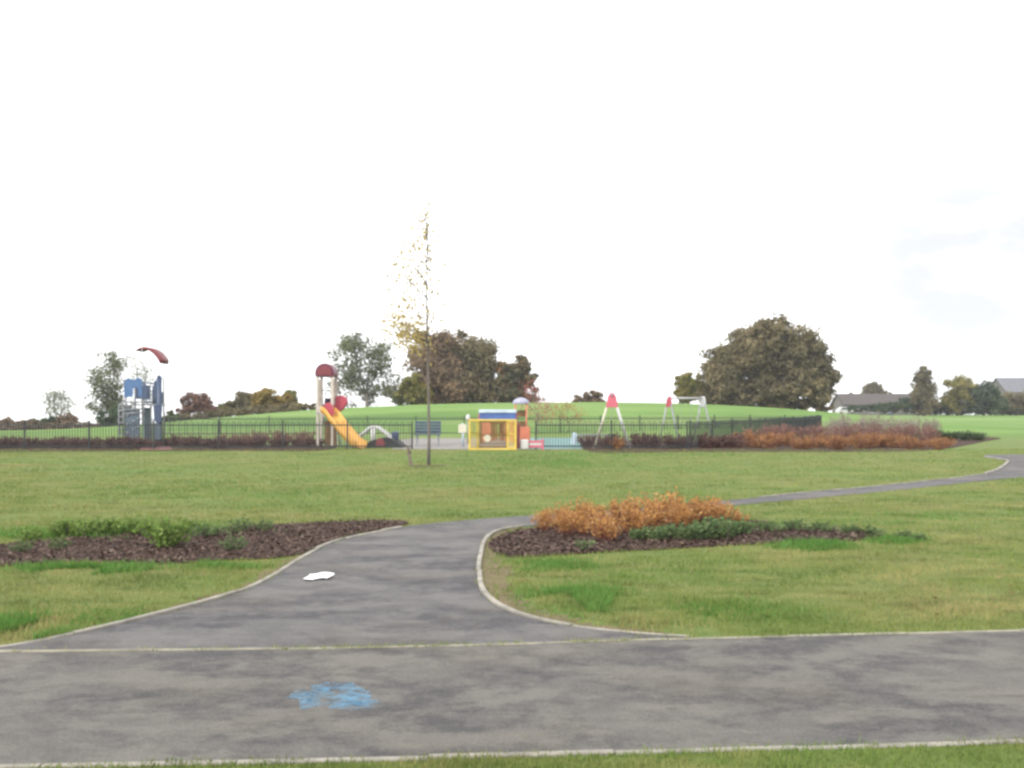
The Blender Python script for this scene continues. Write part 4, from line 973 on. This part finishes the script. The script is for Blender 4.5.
# ------------------------------------------------------------------ houses
def house(name, label, px0, px1, Yd, py_ridge, py_eave, zb, wallm, roofm, depth, nwin, chim, gable=False):
    x0, x1 = (px0 - 512) / F * Yd, (px1 - 512) / F * Yd; xc = (x0 + x1) / 2; w = x1 - x0
    b = Vector((xc, Yd, zb)); t = thing(name, label, 'house', b)
    ze = H - (py_eave - HY) / F * Yd - zb; zr = H - (py_ridge - HY) / F * Yd - zb; hw = w / 2; hd = depth / 2
    p = MB(); p.prism([(-hd, 0), (hd, 0), (hd, ze), (0, zr - .12), (-hd, ze)], -hw, hw, 'x'); p.build('wall', M[wallm], t)
    r = MB(); o = .35; sl = (zr - ze) / hd
    for s in (-1, 1):
        r.prism([(s * (hd + o), ze - sl * o + .02), (0, zr), (0, zr + .16), (s * (hd + o), ze - sl * o + .18)], -hw - .3, hw + .3, 'x')
    rf = r.build('roof', M[roofm], t)
    for cx_ in chim:
        c = MB(); c.box((cx_ * hw, .6, zr + .2), (.7, .6, 1.2)); c.lathe((cx_ * hw, .6, zr + .8), [(.14, 0), (.12, .3)], 10); c.build('chimney', M['brick'], rf)
    for i in range(nwin):
        xx = -hw + w * (i + .5) / nwin
        for zc in ([ze - 1.0] if ze < 3.5 else [1.4, ze - 1.0]):
            f = MB()
            for a, bb in (((-.7, .55), (1.4, .08)), ((-.7, -.55), (1.4, .08))): f.box((xx, -hd - .03, zc + a[1]), (1.4, .08, .08))
            for s in (-.7, 0, .7): f.box((xx + s, -hd - .032, zc), (.07, .085, 1.03))
            fo = f.build('window', M['white'], t)
            gl = MB(); gl.box((xx, -hd - .012, zc), (1.34, .04, 1.02)); gl.build('pane', M['glass'], fo)
    d = MB(); d.box((w * .12, -hd - .03, 1.0), (.95, .07, 2.0)); dd = d.build('door', M['dblue'], t)
    h = MB(); h.box((w * .12 + .35, -hd - .09, 1.0), (.05, .06, .14)); h.build('handle', M['galv'], dd)
house('bungalow', 'long low bungalow with a dark tiled roof behind the hedge', 838, 912, 186, 394.5, 404.5, -1.0, 'render', 'roof', 7, 4, ())
house('slate_house', 'taller house with a grey slate roof at the right edge', 997, 1075, 196, 378.5, 392, -.6, 'render', 'slate', 8, 4, ())
def car():
    Yd = 176; b = at(845, 412, Yd); b.z = tz(b.x, Yd); t = thing('parked_car', 'white car parked left of the bungalow hedge', 'car', b)
    p = MB(); prof = [(-1.5, .35), (1.5, .35), (1.55, .7), (1.45, .9), (.8, .98), (.35, 1.42), (-.75, 1.45), (-1.35, 1.0), (-1.5, .8)]
    p.prism(prof, -.8, .8); p.build('body', M['white'], t, bevel=.08)
    p = MB()
    for y in (-.81, .81): p.prism([(-1.15, 1.0), (.62, 1.0), (.28, 1.34), (-.70, 1.36)], y - .012, y + .012)
    p.build('window', M['glass'], t)
    for xx in (-.95, .95):
        for y in (-.75, .75):
            p = MB(); p.tube([(xx, y - .1, .31), (xx, y + .1, .31)], .31, 16); p.build('wheel', M['tyre'], t)
car()

# ------------------------------------------------------------------ litter on the path
def litter():
    x, y = g(319, 580); t = thing('paper_litter', 'crumpled white sheet of paper lying on the branch path', 'litter', (x, y, .012), R(8))
    n = 9; vs = []; fs = []
    for i in range(n):
        for j in range(n):
            a, c = i / (n - 1) - .5, j / (n - 1) - .5
            z = .012 + .035 * max(0, math.sin(a * 5 + c * 3)) * (.5 + c) + .02 * abs(math.sin(c * 7 - a * 4)) + .05 * max(0, c) ** 1.0
            vs.append((a * .225 + c * .06, c * .16 + .03 * math.sin(a * 6), z * .55))
    fs = [(i * n + j, (i + 1) * n + j, (i + 1) * n + j + 1, i * n + j + 1) for i in range(n - 1) for j in range(n - 1)]
    p = MB(); p.add(vs, fs); o = p.build('sheet', M['paper'], t, True)
    sm = o.modifiers.new('thick', 'SOLIDIFY'); sm.thickness = .006
litter()
